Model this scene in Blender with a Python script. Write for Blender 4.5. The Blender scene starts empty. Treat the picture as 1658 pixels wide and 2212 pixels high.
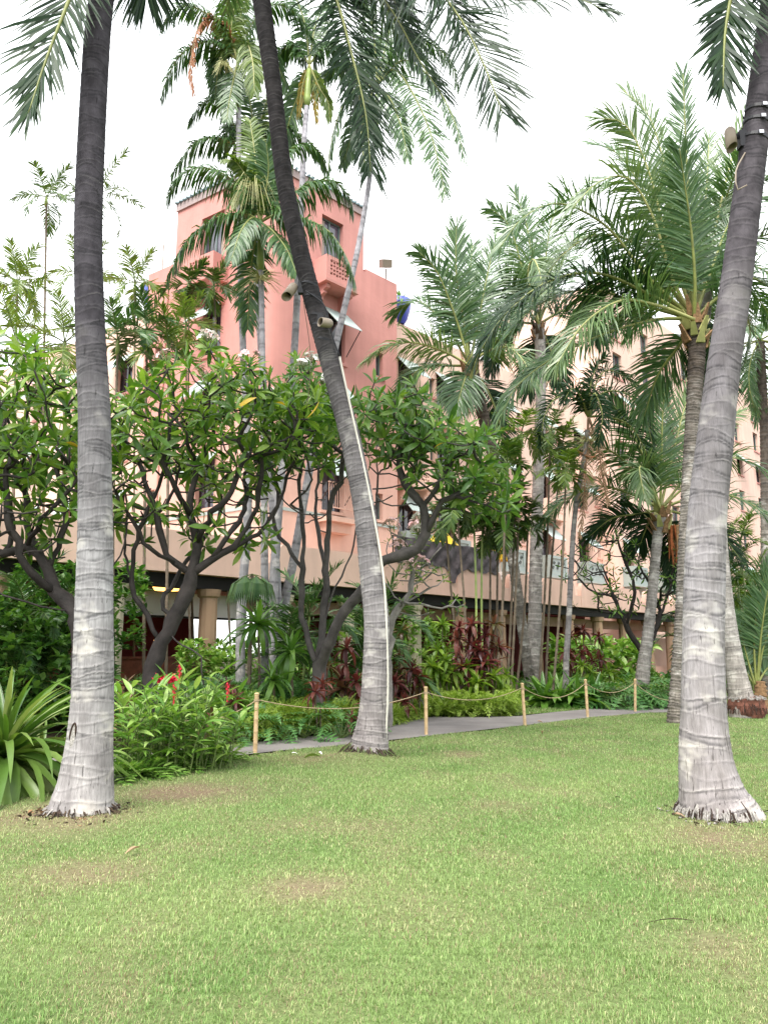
import bpy, math, random
import numpy as np
from mathutils import Vector, Matrix, Euler
R = math.radians
scene = bpy.context.scene
COL = scene.collection
# ------------------------------------------------------------------ camera
FPX, CX, CY, HZ = 1661.6, 829.0, 1106.0, 1416.0      # focal length, centre and horizon in the working pixel grid (1658 x 2212)
CAMZ = 1.55
PITCH = math.atan((HZ - CY) / FPX)
cam_d = bpy.data.cameras.new('camera')
cam_d.sensor_fit = 'VERTICAL'; cam_d.sensor_height = 24.0; cam_d.lens = FPX / 2212 * 24.0
cam_d.clip_start = 0.05; cam_d.clip_end = 2000
cam = bpy.data.objects.new('camera', cam_d); COL.objects.link(cam)
cam.location = (0, 0, CAMZ); cam.rotation_euler = (math.pi / 2 + PITCH, 0, 0)
scene.camera = cam
# ------------------------------------------------------------------ light
SUN_EL, SUN_AZ = R(58), R(205)       # bright overcast, sun high behind the camera's left shoulder
world = bpy.data.worlds.new('World'); scene.world = world; world.use_nodes = True
nt = world.node_tree; nt.nodes.clear()
wo = nt.nodes.new('ShaderNodeOutputWorld'); bg = nt.nodes.new('ShaderNodeBackground')
sky = nt.nodes.new('ShaderNodeTexSky'); sky.sky_type = 'NISHITA'; sky.sun_disc = False
sky.sun_elevation = SUN_EL; sky.sun_rotation = SUN_AZ
tc = nt.nodes.new('ShaderNodeTexCoord')
cn = nt.nodes.new('ShaderNodeTexNoise'); cn.inputs['Scale'].default_value = 1.6; cn.inputs['Detail'].default_value = 4
cr = nt.nodes.new('ShaderNodeValToRGB')
cr.color_ramp.elements[0].position = 0.3; cr.color_ramp.elements[0].color = (4.3, 4.55, 4.65, 1)
cr.color_ramp.elements[1].position = 0.62; cr.color_ramp.elements[1].color = (5.2, 5.2, 5.2, 1)
mx = nt.nodes.new('ShaderNodeMixRGB'); mx.inputs[0].default_value = 0.93     # cloud cover over the clear sky
nt.links.new(tc.outputs['Generated'], cn.inputs['Vector']); nt.links.new(cn.outputs['Fac'], cr.inputs['Fac'])
nt.links.new(sky.outputs['Color'], mx.inputs[1]); nt.links.new(cr.outputs['Color'], mx.inputs[2])
nt.links.new(mx.outputs['Color'], bg.inputs['Color']); bg.inputs['Strength'].default_value = 0.115
nt.links.new(bg.outputs[0], wo.inputs[0])
sun_d = bpy.data.lights.new('sun', 'SUN'); sun_d.energy = 1.5; sun_d.angle = R(35); sun_d.color = (1.0, 0.96, 0.9)
sun = bpy.data.objects.new('sun', sun_d); COL.objects.link(sun)
sdir = Vector((math.sin(SUN_AZ) * math.cos(SUN_EL), math.cos(SUN_AZ) * math.cos(SUN_EL), math.sin(SUN_EL)))
sun.rotation_euler = (-sdir).to_track_quat('-Z', 'Y').to_euler()
vs = scene.view_settings
vs.view_transform = 'Standard'; vs.look = 'None'; vs.gamma = 1; vs.use_curve_mapping = False
vs.exposure = 2.15
cy = scene.cycles
cy.max_bounces = 8; cy.diffuse_bounces = 5; cy.glossy_bounces = 2; cy.transmission_bounces = 4; cy.transparent_max_bounces = 4
cy.caustics_reflective = False; cy.caustics_refractive = False; cy.use_denoising = True
# ------------------------------------------------------------------ pixel grid -> world
_cp, _sp = math.cos(PITCH), math.sin(PITCH)
def ray(x, y):
    a, b = (x - CX) / FPX, -(y - CY) / FPX
    return Vector((a, _cp - b * _sp, _sp + b * _cp))
def W(x, y, Y):
    r = ray(x, y); k = Y / r.y
    return Vector((r.x * k, Y, CAMZ + r.z * k))
def G(x, y):
    r = ray(x, y); k = -CAMZ / r.z
    return Vector((r.x * k, r.y * k, 0))
# ------------------------------------------------------------------ objects
def tag(o, label=None, cat=None, group=None, kind=None):
    if label: o['label'] = label
    if cat: o['category'] = cat
    if group: o['group'] = group
    if kind: o['kind'] = kind
    return o
def link(name, me, parent=None, loc=None):
    o = bpy.data.objects.new(name, me); COL.objects.link(o)
    if parent is not None: o.parent = parent
    if loc is not None: o.location = loc
    return o
def thing(name, label, cat, loc=(0, 0, 0), group=None, rz=0.0):
    o = bpy.data.objects.new(name, None); COL.objects.link(o)
    o.location = loc; o.rotation_euler = (0, 0, rz); o.empty_display_size = 0.1
    return tag(o, label, cat, group)
def setmats(me, mats):
    for m in (mats if isinstance(mats, (list, tuple)) else [mats]): me.materials.append(m)
def np_mesh(name, V, F, mats, smooth=True, mi=None, attrs=None):
    """V (n,3), F (m,k) with constant k"""
    me = bpy.data.meshes.new(name)
    V = np.asarray(V, np.float32); F = np.asarray(F, np.int32)
    n, (m, k) = len(V), F.shape
    me.vertices.add(n); me.vertices.foreach_set('co', V.ravel())
    me.loops.add(m * k); me.loops.foreach_set('vertex_index', F.ravel())
    me.polygons.add(m); me.polygons.foreach_set('loop_start', np.arange(0, m * k, k, dtype=np.int32))
    if smooth: me.polygons.foreach_set('use_smooth', np.ones(m, bool))
    setmats(me, mats)
    if mi is not None: me.polygons.foreach_set('material_index', np.asarray(mi, np.int32))
    for key, arr in (attrs or {}).items():
        if arr.ndim == 2:
            a = me.attributes.new(key, 'FLOAT_COLOR', 'POINT')
            c = np.ones((n, 4), np.float32); c[:, :3] = arr; a.data.foreach_set('color', c.ravel())
        else:
            a = me.attributes.new(key, 'FLOAT', 'POINT'); a.data.foreach_set('value', arr.astype(np.float32))
    me.update(calc_edges=True)
    return me
class MB:
    def __init__(s): s.v = []; s.f = []; s.m = []
    def add(s, vs, fs, mi=0):
        b = len(s.v); s.v.extend([tuple(v) for v in vs]); s.f.extend([tuple(i + b for i in f) for f in fs]); s.m.extend([mi] * len(fs)); return s
    def box(s, lo, hi, mi=0, M=None):
        (a, b, c), (d, e, f) = lo, hi
        vs = [(a, b, c), (d, b, c), (d, e, c), (a, e, c), (a, b, f), (d, b, f), (d, e, f), (a, e, f)]
        if M is not None: vs = [M @ Vector(v) for v in vs]
        return s.add(vs, [(0, 3, 2, 1), (4, 5, 6, 7), (0, 1, 5, 4), (1, 2, 6, 5), (2, 3, 7, 6), (3, 0, 4, 7)], mi)
    def tube(s, pts, rad, n=8, mi=0, cap=True, wob=0, ref=None):
        pts = [Vector(p) for p in pts]
        if not isinstance(rad, (list, tuple)): rad = [rad] * len(pts)
        T = []
        for i in range(len(pts)):
            t = pts[min(i + 1, len(pts) - 1)] - pts[max(i - 1, 0)]
            T.append(t.normalized() if t.length > 1e-9 else Vector((0, 0, 1)))
        u = T[0].orthogonal().normalized() if ref is None else (ref - T[0] * ref.dot(T[0])).normalized()
        vs = []
        for i, p in enumerate(pts):
            u = (u - T[i] * u.dot(T[i])).normalized(); w = T[i].cross(u)
            for k in range(n):
                a = 2 * math.pi * k / n
                rr = rad[i] * (1 + (random.uniform(-wob, wob) if wob else 0))
                vs.append(p + u * (math.cos(a) * rr) + w * (math.sin(a) * rr))
        fs = []
        for i in range(len(pts) - 1):
            for k in range(n):
                k2 = (k + 1) % n
                fs.append((i * n + k, i * n + k2, (i + 1) * n + k2, (i + 1) * n + k))
        if cap:
            fs.append(tuple(range(n - 1, -1, -1))); fs.append(tuple(range((len(pts) - 1) * n, len(pts) * n)))
        return s.add(vs, fs, mi)
    def mesh(s, name, mats, smooth=False):
        me = bpy.data.meshes.new(name); me.from_pydata(s.v, [], s.f); setmats(me, mats)
        me.polygons.foreach_set('material_index', s.m)
        if smooth: me.polygons.foreach_set('use_smooth', [True] * len(s.f))
        me.update(); return me
    def build(s, name, mats, parent=None, loc=None, smooth=False):
        return link(name, s.mesh(name, mats, smooth), parent, loc)
def catmull(pts, step):
    pts = [Vector(p) for p in pts]
    if len(pts) == 2: pts = [pts[0], (pts[0] + pts[1]) / 2, pts[1]]
    P = [pts[0] * 2 - pts[1]] + pts + [pts[-1] * 2 - pts[-2]]
    out = []
    for i in range(1, len(P) - 2):
        a, b, c, d = P[i - 1:i + 3]
        n = max(1, int((c - b).length / step))
        for k in range(n):
            t = k / n
            out.append(0.5 * ((2 * b) + (c - a) * t + (2 * a - 5 * b + 4 * c - d) * t * t + (3 * b - a - 3 * c + d) * t ** 3))
    out.append(pts[-1]); return out
# ------------------------------------------------------------------ materials
def new_mat(name):
    m = bpy.data.materials.new(name); m.use_nodes = True
    t = m.node_tree; t.nodes.clear()
    return m, t, t.nodes.new('ShaderNodeOutputMaterial')
def N(t, kind, **kw):
    n = t.nodes.new(kind)
    for k, v in kw.items():
        if k in n.inputs: n.inputs[k].default_value = v
        else: setattr(n, k, v)
    return n
def math_node(t, op, a, b=None):
    n = t.nodes.new('ShaderNodeMath'); n.operation = op
    for i, q in enumerate((a, b)):
        if q is None: continue
        if isinstance(q, (int, float)): n.inputs[i].default_value = q
        else: t.links.new(q, n.inputs[i])
    return n.outputs[0]
def mix(t, fac, a, b, kind='MIX'):
    n = t.nodes.new('ShaderNodeMixRGB'); n.blend_type = kind
    for i, q in enumerate((fac, a, b)):
        if isinstance(q, (int, float)): n.inputs[i].default_value = q
        elif isinstance(q, tuple): n.inputs[i].default_value = (*q, 1) if len(q) == 3 else q
        else: t.links.new(q, n.inputs[i])
    return n.outputs[0]
def ramp(t, fac, stops):
    n = t.nodes.new('ShaderNodeValToRGB'); e = n.color_ramp.elements
    while len(e) > len(stops): e.remove(e[-1])
    while len(e) < len(stops): e.new(0.5)
    for q, (p, c) in zip(e, stops):
        q.position = p; q.color = (*c, 1) if len(c) == 3 else (c[0],) * 3 + (1,)
    t.links.new(fac, n.inputs['Fac']); return n.outputs['Color']
def noise(t, scale, detail=4, vec=None, rough=0.55, sc=None):
    n = N(t, 'ShaderNodeTexNoise', Scale=scale, Detail=detail, Roughness=rough)
    if vec is None: vec = N(t, 'ShaderNodeTexCoord').outputs['Object']
    if sc is not None:
        mp = N(t, 'ShaderNodeMapping'); mp.inputs['Scale'].default_value = sc
        t.links.new(vec, mp.inputs['Vector']); vec = mp.outputs['Vector']
    t.links.new(vec, n.inputs['Vector']); return n.outputs['Fac']
def leaf_mat(name, cols, trans=0.28, rough=0.42, spec=0.4, tint=(1.25, 1.35, 0.6), vein=0.25):
    m, t, o = new_mat(name)
    oi = N(t, 'ShaderNodeObjectInfo'); ge = N(t, 'ShaderNodeNewGeometry')
    r = math_node(t, 'FRACT', math_node(t, 'ADD', oi.outputs['Random'], ge.outputs['Random Per Island']))
    c = ramp(t, r, [(i / max(1, len(cols) - 1), q) for i, q in enumerate(cols)])
    c = mix(t, vein, c, ramp(t, noise(t, 9, 3), [(0.3, (0.55,) * 3), (0.7, (1.35,) * 3)]), 'MULTIPLY')
    p = N(t, 'ShaderNodeBsdfPrincipled', Roughness=rough); p.inputs['Specular IOR Level'].default_value = spec
    t.links.new(c, p.inputs['Base Color'])
    tr = N(t, 'ShaderNodeBsdfTranslucent'); t.links.new(mix(t, 1.0, c, tint, 'MULTIPLY'), tr.inputs['Color'])
    ms = N(t, 'ShaderNodeMixShader'); ms.inputs[0].default_value = trans
    t.links.new(p.outputs[0], ms.inputs[1]); t.links.new(tr.outputs[0], ms.inputs[2]); t.links.new(ms.outputs[0], o.inputs[0])
    return m
def solid(name, col, rough=0.6, var=0.2, sc=3.0, bump=0.0, bsc=40, spec=0.4, metal=0.0, emit=None):
    m, t, o = new_mat(name)
    p = N(t, 'ShaderNodeBsdfPrincipled', Roughness=rough, Metallic=metal); p.inputs['Specular IOR Level'].default_value = spec
    f = noise(t, sc, 5)
    t.links.new(ramp(t, f, [(0.3, tuple(q * (1 - var) for q in col)), (0.7, tuple(min(1, q * (1 + var)) for q in col))]), p.inputs['Base Color'])
    if bump:
        b = N(t, 'ShaderNodeBump', Strength=bump, Distance=0.02); t.links.new(noise(t, bsc, 5), b.inputs['Height']); t.links.new(b.outputs[0], p.inputs['Normal'])
    if emit:
        p.inputs['Emission Color'].default_value = (*emit[:3], 1); p.inputs['Emission Strength'].default_value = emit[3]
    t.links.new(p.outputs[0], o.inputs[0]); return m
def bark_mat(name, dark, light, upper, h0, h1, ring=(0.5, 0.48, 0.46), shade_col=(0.02, 0.02, 0.022), fleck=0.5, streak=1.6, pale=(0.54, 0.515, 0.485)):
    m, t, o = new_mat(name)
    at = lambda k: N(t, 'ShaderNodeAttribute', attribute_name=k).outputs['Fac']
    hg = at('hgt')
    a = ramp(t, noise(t, 1.6, 5, sc=(3, 3, 1.6)), [(0.3, dark), (0.68, light)])
    a = mix(t, 0.45, a, ramp(t, noise(t, 6, 6, sc=(7, 7, 0.5), rough=0.7), [(0.3, (0.35,) * 3), (0.72, (1.5,) * 3)]), 'MULTIPLY')
    pf = ramp(t, noise(t, 1.15, 3, sc=(2, 2, 2.6)), [(0.55, (0, 0, 0)), (0.66, (1, 1, 1))])
    a = mix(t, math_node(t, 'MULTIPLY', pf, 0.75), a, pale)
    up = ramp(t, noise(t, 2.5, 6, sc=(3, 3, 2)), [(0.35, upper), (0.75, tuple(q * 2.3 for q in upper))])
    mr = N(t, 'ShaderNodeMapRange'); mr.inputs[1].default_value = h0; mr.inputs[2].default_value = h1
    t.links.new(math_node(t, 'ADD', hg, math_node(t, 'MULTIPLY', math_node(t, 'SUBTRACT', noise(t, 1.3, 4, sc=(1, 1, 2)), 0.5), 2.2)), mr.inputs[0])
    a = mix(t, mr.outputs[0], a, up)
    rg_ = math_node(t, 'MULTIPLY', at('ring'), ramp(t, noise(t, 3.5, 4, sc=(1.5, 1.5, .8)), [(0.40, (0.05,) * 3), (0.62, (0.5,) * 3)]))
    a = mix(t, rg_, a, mix(t, mr.outputs[0], ring, tuple(q * 0.28 for q in ring)))
    gp = math_node(t, 'MULTIPLY', at('gap'), ramp(t, noise(t, 5, 4, sc=(2, 2, 1)), [(0.36, (0.2,) * 3), (0.58, (1, 1, 1))]))
    a = mix(t, math_node(t, 'MULTIPLY', gp, 0.72), a, shade_col)  # shade along the leaf scar ridges painted in as dark lines
    fl = ramp(t, noise(t, 16, 4, sc=(1.6, 1.6, 0.32), rough=0.6), [(0.655, (0, 0, 0)), (0.69, (1, 1, 1))])
    a = mix(t, math_node(t, 'MULTIPLY', fl, fleck), a, (0.012, 0.011, 0.011))
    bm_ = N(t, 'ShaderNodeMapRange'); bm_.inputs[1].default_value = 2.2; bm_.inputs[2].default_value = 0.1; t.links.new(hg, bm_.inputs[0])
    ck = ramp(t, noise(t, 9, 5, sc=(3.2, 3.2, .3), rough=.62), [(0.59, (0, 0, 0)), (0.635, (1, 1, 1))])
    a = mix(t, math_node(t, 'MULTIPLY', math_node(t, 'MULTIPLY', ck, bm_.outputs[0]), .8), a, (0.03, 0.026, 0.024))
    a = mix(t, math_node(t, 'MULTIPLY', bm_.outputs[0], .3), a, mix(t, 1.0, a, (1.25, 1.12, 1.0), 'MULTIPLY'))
    p = N(t, 'ShaderNodeBsdfPrincipled', Roughness=0.9); p.inputs['Specular IOR Level'].default_value = 0.06
    t.links.new(a, p.inputs['Base Color'])
    b = N(t, 'ShaderNodeBump', Strength=0.6, Distance=0.012)
    t.links.new(math_node(t, 'ADD', noise(t, 14, 6, sc=(4, 4, 0.7), rough=0.7), math_node(t, 'MULTIPLY', fl, -0.6)), b.inputs['Height'])
    t.links.new(b.outputs[0], p.inputs['Normal']); t.links.new(p.outputs[0], o.inputs[0]); return m
M = {}
M['coco'] = leaf_mat('coconut_leaf', [(0.039, 0.098, 0.034), (0.072, 0.150, 0.052), (0.130, 0.215, 0.085)], 0.24, 0.32, 0.6, vein=0.15)
M['coco_pale'] = leaf_mat('pale_coconut_leaf', [(0.081, 0.149, 0.057), (0.127, 0.207, 0.081), (0.196, 0.265, 0.115)], 0.25, 0.34, 0.55, vein=0.15)
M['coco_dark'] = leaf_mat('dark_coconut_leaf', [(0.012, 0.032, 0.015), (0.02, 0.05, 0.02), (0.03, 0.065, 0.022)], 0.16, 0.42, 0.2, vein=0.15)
M['king'] = leaf_mat('king_palm_leaf', [(0.035, 0.094, 0.031), (0.056, 0.125, 0.037), (0.081, 0.163, 0.037)], 0.22, 0.4, 0.45, vein=0.15)
M['lime_palm'] = leaf_mat('lime_palm_leaf', [(0.07, 0.13, 0.02), (0.11, 0.18, 0.025), (0.16, 0.22, 0.04)], 0.3, 0.4, 0.4)
M['slender'] = leaf_mat('slender_palm_leaf', [(0.034, 0.081, 0.018), (0.063, 0.121, 0.023), (0.103, 0.161, 0.032)], 0.24, 0.42, 0.3)
M['dead'] = leaf_mat('dead_frond', [(0.32, 0.2, 0.12), (0.4, 0.28, 0.18), (0.27, 0.17, 0.11)], 0.2, 0.7, 0.2, tint=(1.1, 1.0, 0.9))
M['dead_red'] = leaf_mat('red_dead_frond', [(0.36, 0.16, 0.085), (0.42, 0.22, 0.13)], 0.25, 0.7, 0.2, tint=(1.2, 0.9, 0.7))
M['gold'] = leaf_mat('golden_frond', [(0.42, 0.24, 0.02), (0.3, 0.24, 0.04), (0.12, 0.15, 0.03)], 0.3, 0.5, 0.3, tint=(1.2, 1.1, 0.5))
M['rachis'] = solid('frond_stalk', (0.2, 0.22, 0.06), 0.5, 0.3, 4)
M['rachis_pale'] = solid('pale_frond_stalk', (0.36, 0.36, 0.14), 0.5, 0.25, 4)
M['rachis_dead'] = solid('dead_frond_stalk', (0.25, 0.15, 0.09), 0.7, 0.3, 4)
M['shaft'] = solid('crown_shaft', (0.23, 0.3, 0.08), 0.4, 0.25, 3)
M['fibre'] = solid('palm_fibre', (0.24, 0.14, 0.07), 0.9, 0.45, 14, 0.8, 30)
M['fibre_dk'] = solid('dark_palm_fibre', (0.06, 0.04, 0.025), 0.9, 0.5, 14, 0.8, 30)
M['spadix'] = solid('palm_flower_stalk', (0.42, 0.42, 0.2), 0.6, 0.25, 6)
M['plum'] = leaf_mat('plumeria_leaf', [(0.045, 0.115, 0.016), (0.08, 0.175, 0.022), (0.15, 0.26, 0.036), (0.25, 0.36, 0.07)], 0.36, 0.33, 0.5)
M['plum_dk'] = leaf_mat('plumeria_leaf_dark', [(0.035, 0.10, 0.016), (0.065, 0.155, 0.024), (0.11, 0.22, 0.035), (0.2, 0.31, 0.06)], 0.34, 0.32, 0.5)
M['plum_yl'] = leaf_mat('yellow_plumeria_leaf', [(0.55, 0.36, 0.02), (0.6, 0.42, 0.04)], 0.3, 0.4, 0.4, tint=(1.1, 1.0, 0.5))
M['plumbark'] = solid('plumeria_bark', (0.034, 0.028, 0.026), 0.8, 0.45, 5, 0.6, 26)
M['plumbark_md'] = solid('plumeria_bark_grey', (0.065, 0.057, 0.054), 0.75, 0.45, 5, 0.6, 26)
M['plumbark_lt'] = solid('grey_plumeria_bark', (0.2, 0.185, 0.17), 0.8, 0.4, 5, 0.6, 26)
M['petal'] = solid('white_petal', (0.85, 0.82, 0.78), 0.5, 0.08, 20)
M['petal_pk'] = solid('pink_petal', (0.75, 0.5, 0.5), 0.5, 0.2, 20)
M['ti_red'] = leaf_mat('red_ti_leaf', [(0.057, 0.018, 0.021), (0.115, 0.030, 0.030), (0.172, 0.052, 0.040), (0.276, 0.115, 0.092)], 0.25, 0.33, 0.5, tint=(1.5, 0.6, 0.5))
M['ti_mix'] = leaf_mat('bronze_ti_leaf', [(0.09, 0.025, 0.02), (0.07, 0.09, 0.025), (0.16, 0.06, 0.04), (0.2, 0.17, 0.07)], 0.25, 0.35, 0.45, tint=(1.3, 0.9, 0.5))
M['ti_green'] = leaf_mat('green_ti_leaf', [(0.09, 0.18, 0.02), (0.16, 0.27, 0.03), (0.26, 0.36, 0.06)], 0.32, 0.35, 0.45)
M['lime'] = leaf_mat('lime_leaf', [(0.176, 0.286, 0.039), (0.264, 0.374, 0.055), (0.363, 0.462, 0.110)], 0.3, 0.45, 0.35)
M['ginger'] = leaf_mat('ginger_leaf', [(0.084, 0.192, 0.030), (0.144, 0.288, 0.048), (0.240, 0.384, 0.084), (0.360, 0.480, 0.168)], 0.3, 0.34, 0.5)
M['philo'] = leaf_mat('philodendron_leaf', [(0.048, 0.138, 0.039), (0.083, 0.207, 0.055), (0.138, 0.290, 0.083)], 0.25, 0.32, 0.5)
M['under'] = leaf_mat('undergrowth_leaf', [(0.029, 0.091, 0.018), (0.058, 0.150, 0.026), (0.104, 0.221, 0.039), (0.156, 0.286, 0.058)], 0.28, 0.4, 0.4)
M['strap'] = leaf_mat('strap_leaf', [(0.05, 0.12, 0.02), (0.09, 0.17, 0.03), (0.16, 0.24, 0.06), (0.3, 0.35, 0.14)], 0.28, 0.34, 0.5)
M['crin'] = leaf_mat('crinum_leaf', [(0.052, 0.143, 0.026), (0.098, 0.215, 0.033), (0.169, 0.312, 0.052)], 0.26, 0.32, 0.5)
M['redflower'] = solid('red_flower', (0.55, 0.02, 0.045), 0.5, 0.3, 20)
M['stem'] = solid('green_stem', (0.1, 0.14, 0.04), 0.5, 0.3, 5)
M['stem_br'] = solid('brown_stem', (0.13, 0.1, 0.07), 0.8, 0.35, 6, 0.4, 30)
M['bamboo'] = solid('bamboo_post', (0.5, 0.35, 0.19), 0.5, 0.18, 8, 0.2, 20)
M['bamboo_cap'] = solid('bamboo_cap', (0.58, 0.42, 0.22), 0.6, 0.15, 8)
M['rope'] = solid('rope', (0.42, 0.32, 0.2), 0.9, 0.3, 40, 0.8, 120)
M['tan'] = solid('tan_fixture', (0.27, 0.22, 0.17), 0.5, 0.12, 3)
M['black'] = solid('black_rubber', (0.012, 0.012, 0.016), 0.5, 0.3, 4)
M['pipe'] = solid('white_pipe', (0.6, 0.57, 0.5), 0.5, 0.15, 3)
M['steel'] = solid('buckle_steel', (0.6, 0.6, 0.62), 0.3, 0.1, 3, metal=1.0)
M['terra'] = solid('roots_dark', (0.035, 0.022, 0.016), 0.95, 0.5, 20, 0.8, 40)
M['root_red'] = solid('root_block', (0.15, 0.06, 0.042), 0.95, 0.5, 9, 1.0, 30)
M['root_grey'] = solid('root_grey', (0.3, 0.28, 0.26), 0.95, 0.4, 20, 0.8, 40)
# ------------------------------------------------------------------ trunks
def trunk_mesh(name, pts, radii, mats, sides=24, row=0.03, sp=0.12, amp=0.006, wav=0.03, seed=1, rough=0.012, saw=0.5, flare=0.0, jag=0.0):
    rs = np.random.RandomState(seed)
    P = np.array([tuple(p) for p in pts]); rad = np.array(radii, float)
    d = np.r_[0, np.cumsum(np.linalg.norm(np.diff(P, axis=0), axis=1))]
    fine = np.array([tuple(q) for q in catmull([Vector(p) for p in P], 0.05)])
    fd = np.r_[0, np.cumsum(np.linalg.norm(np.diff(fine, axis=0), axis=1))]; Lh = fd[-1]; d = d / d[-1] * Lh
    h = np.linspace(0, Lh, max(4, int(Lh / row)))
    C = np.stack([np.interp(h, fd, fine[:, i]) for i in range(3)], 1)
    ker = np.ones(9) / 9
    T = np.gradient(C, axis=0); T /= np.linalg.norm(T, axis=1)[:, None]
    X = np.array([1.0, 0, 0]) - T * T[:, :1]; X /= np.linalg.norm(X, axis=1)[:, None]; Yv = np.cross(T, X)
    r0 = np.interp(h, d, rad)
    for _ in range(3): r0 = np.r_[r0[:4], np.convolve(r0, ker, 'valid'), r0[-4:]] if len(r0) > 20 else r0
    th = np.arange(sides) / sides * 2 * np.pi
    hk = np.cumsum(rs.uniform(0.6, 1.4, int(Lh / sp * 1.6) + 4) * sp) - sp
    A = rs.uniform(-1, 1, (len(hk), 3)); ph = rs.uniform(0, 6.28, (len(hk), 3))
    off = wav * (A[:, 0, None] * np.sin(th + ph[:, 0, None]) + .55 * A[:, 1, None] * np.sin(2 * th + ph[:, 1, None]) + .35 * A[:, 2, None] * np.sin(3 * th + ph[:, 2, None]))
    if jag: off = off + rs.normal(0, jag, off.shape)
    HK = np.sort(hk[:, None] + off, axis=0)
    strg = rs.uniform(0.15, 1, len(hk)) ** 1.2
    rr = np.zeros((len(h), sides)); ring = np.zeros_like(rr); gap = np.zeros_like(rr)
    bigk = rs.rand(len(hk)) < 0.33
    for k in range(sides):
        col = HK[:, k]; i = np.clip(np.searchsorted(col, h) - 1, 0, len(col) - 2)
        lo, hi = col[i], col[i + 1]; f = np.clip((h - lo) / np.maximum(hi - lo, 1e-4), 0, 1)
        dn = np.minimum(np.abs(h - lo), np.abs(hi - h)); s = np.where(np.abs(h - lo) < np.abs(hi - h), strg[i], strg[i + 1])
        g = np.exp(-(dn / max(0.006, row * .62)) ** 2) * s
        ring[:, k] = g; gap[:, k] = np.maximum(np.exp(-((hi - h - .016) / .011) ** 2) * np.where(bigk[i], 1.0, 0.45), np.exp(-((h - lo - .02) / .02) ** 2) * np.where(bigk[i], .9, 0.0))
        rr[:, k] = r0 + amp * (1.2 * g + saw * (f - 0.5) * 2)
    lump = sum(rs.uniform(.3, 1) * np.sin(rs.randint(1, 4) * th[None] + h[:, None] * rs.uniform(.6, 5) + rs.uniform(0, 6.28)) for _ in range(7)) / 7
    rr = rr * (1 + rough * lump * 2.2)
    if flare:
        fl = np.exp(-h / 0.22)[:, None]
        rr = rr * (1 + flare * fl * (0.5 + 0.5 * np.abs(np.sin(4.5 * th + 1.3 * np.sin(2 * th)))[None]))
    V = C[:, None] + rr[:, :, None] * (np.cos(th)[None, :, None] * X[:, None] + np.sin(th)[None, :, None] * Yv[:, None])
    n = len(h); idx = np.arange(n * sides).reshape(n, sides); nx = np.roll(idx, -1, 1)
    F = np.stack([idx[:-1], nx[:-1], nx[1:], idx[1:]], -1).reshape(-1, 4)
    hg = np.repeat(C[:, 2], sides)
    return np_mesh(name, V.reshape(-1, 3), F, mats, True, None, {'ring': ring.ravel(), 'gap': gap.ravel(), 'hgt': hg}), V
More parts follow.
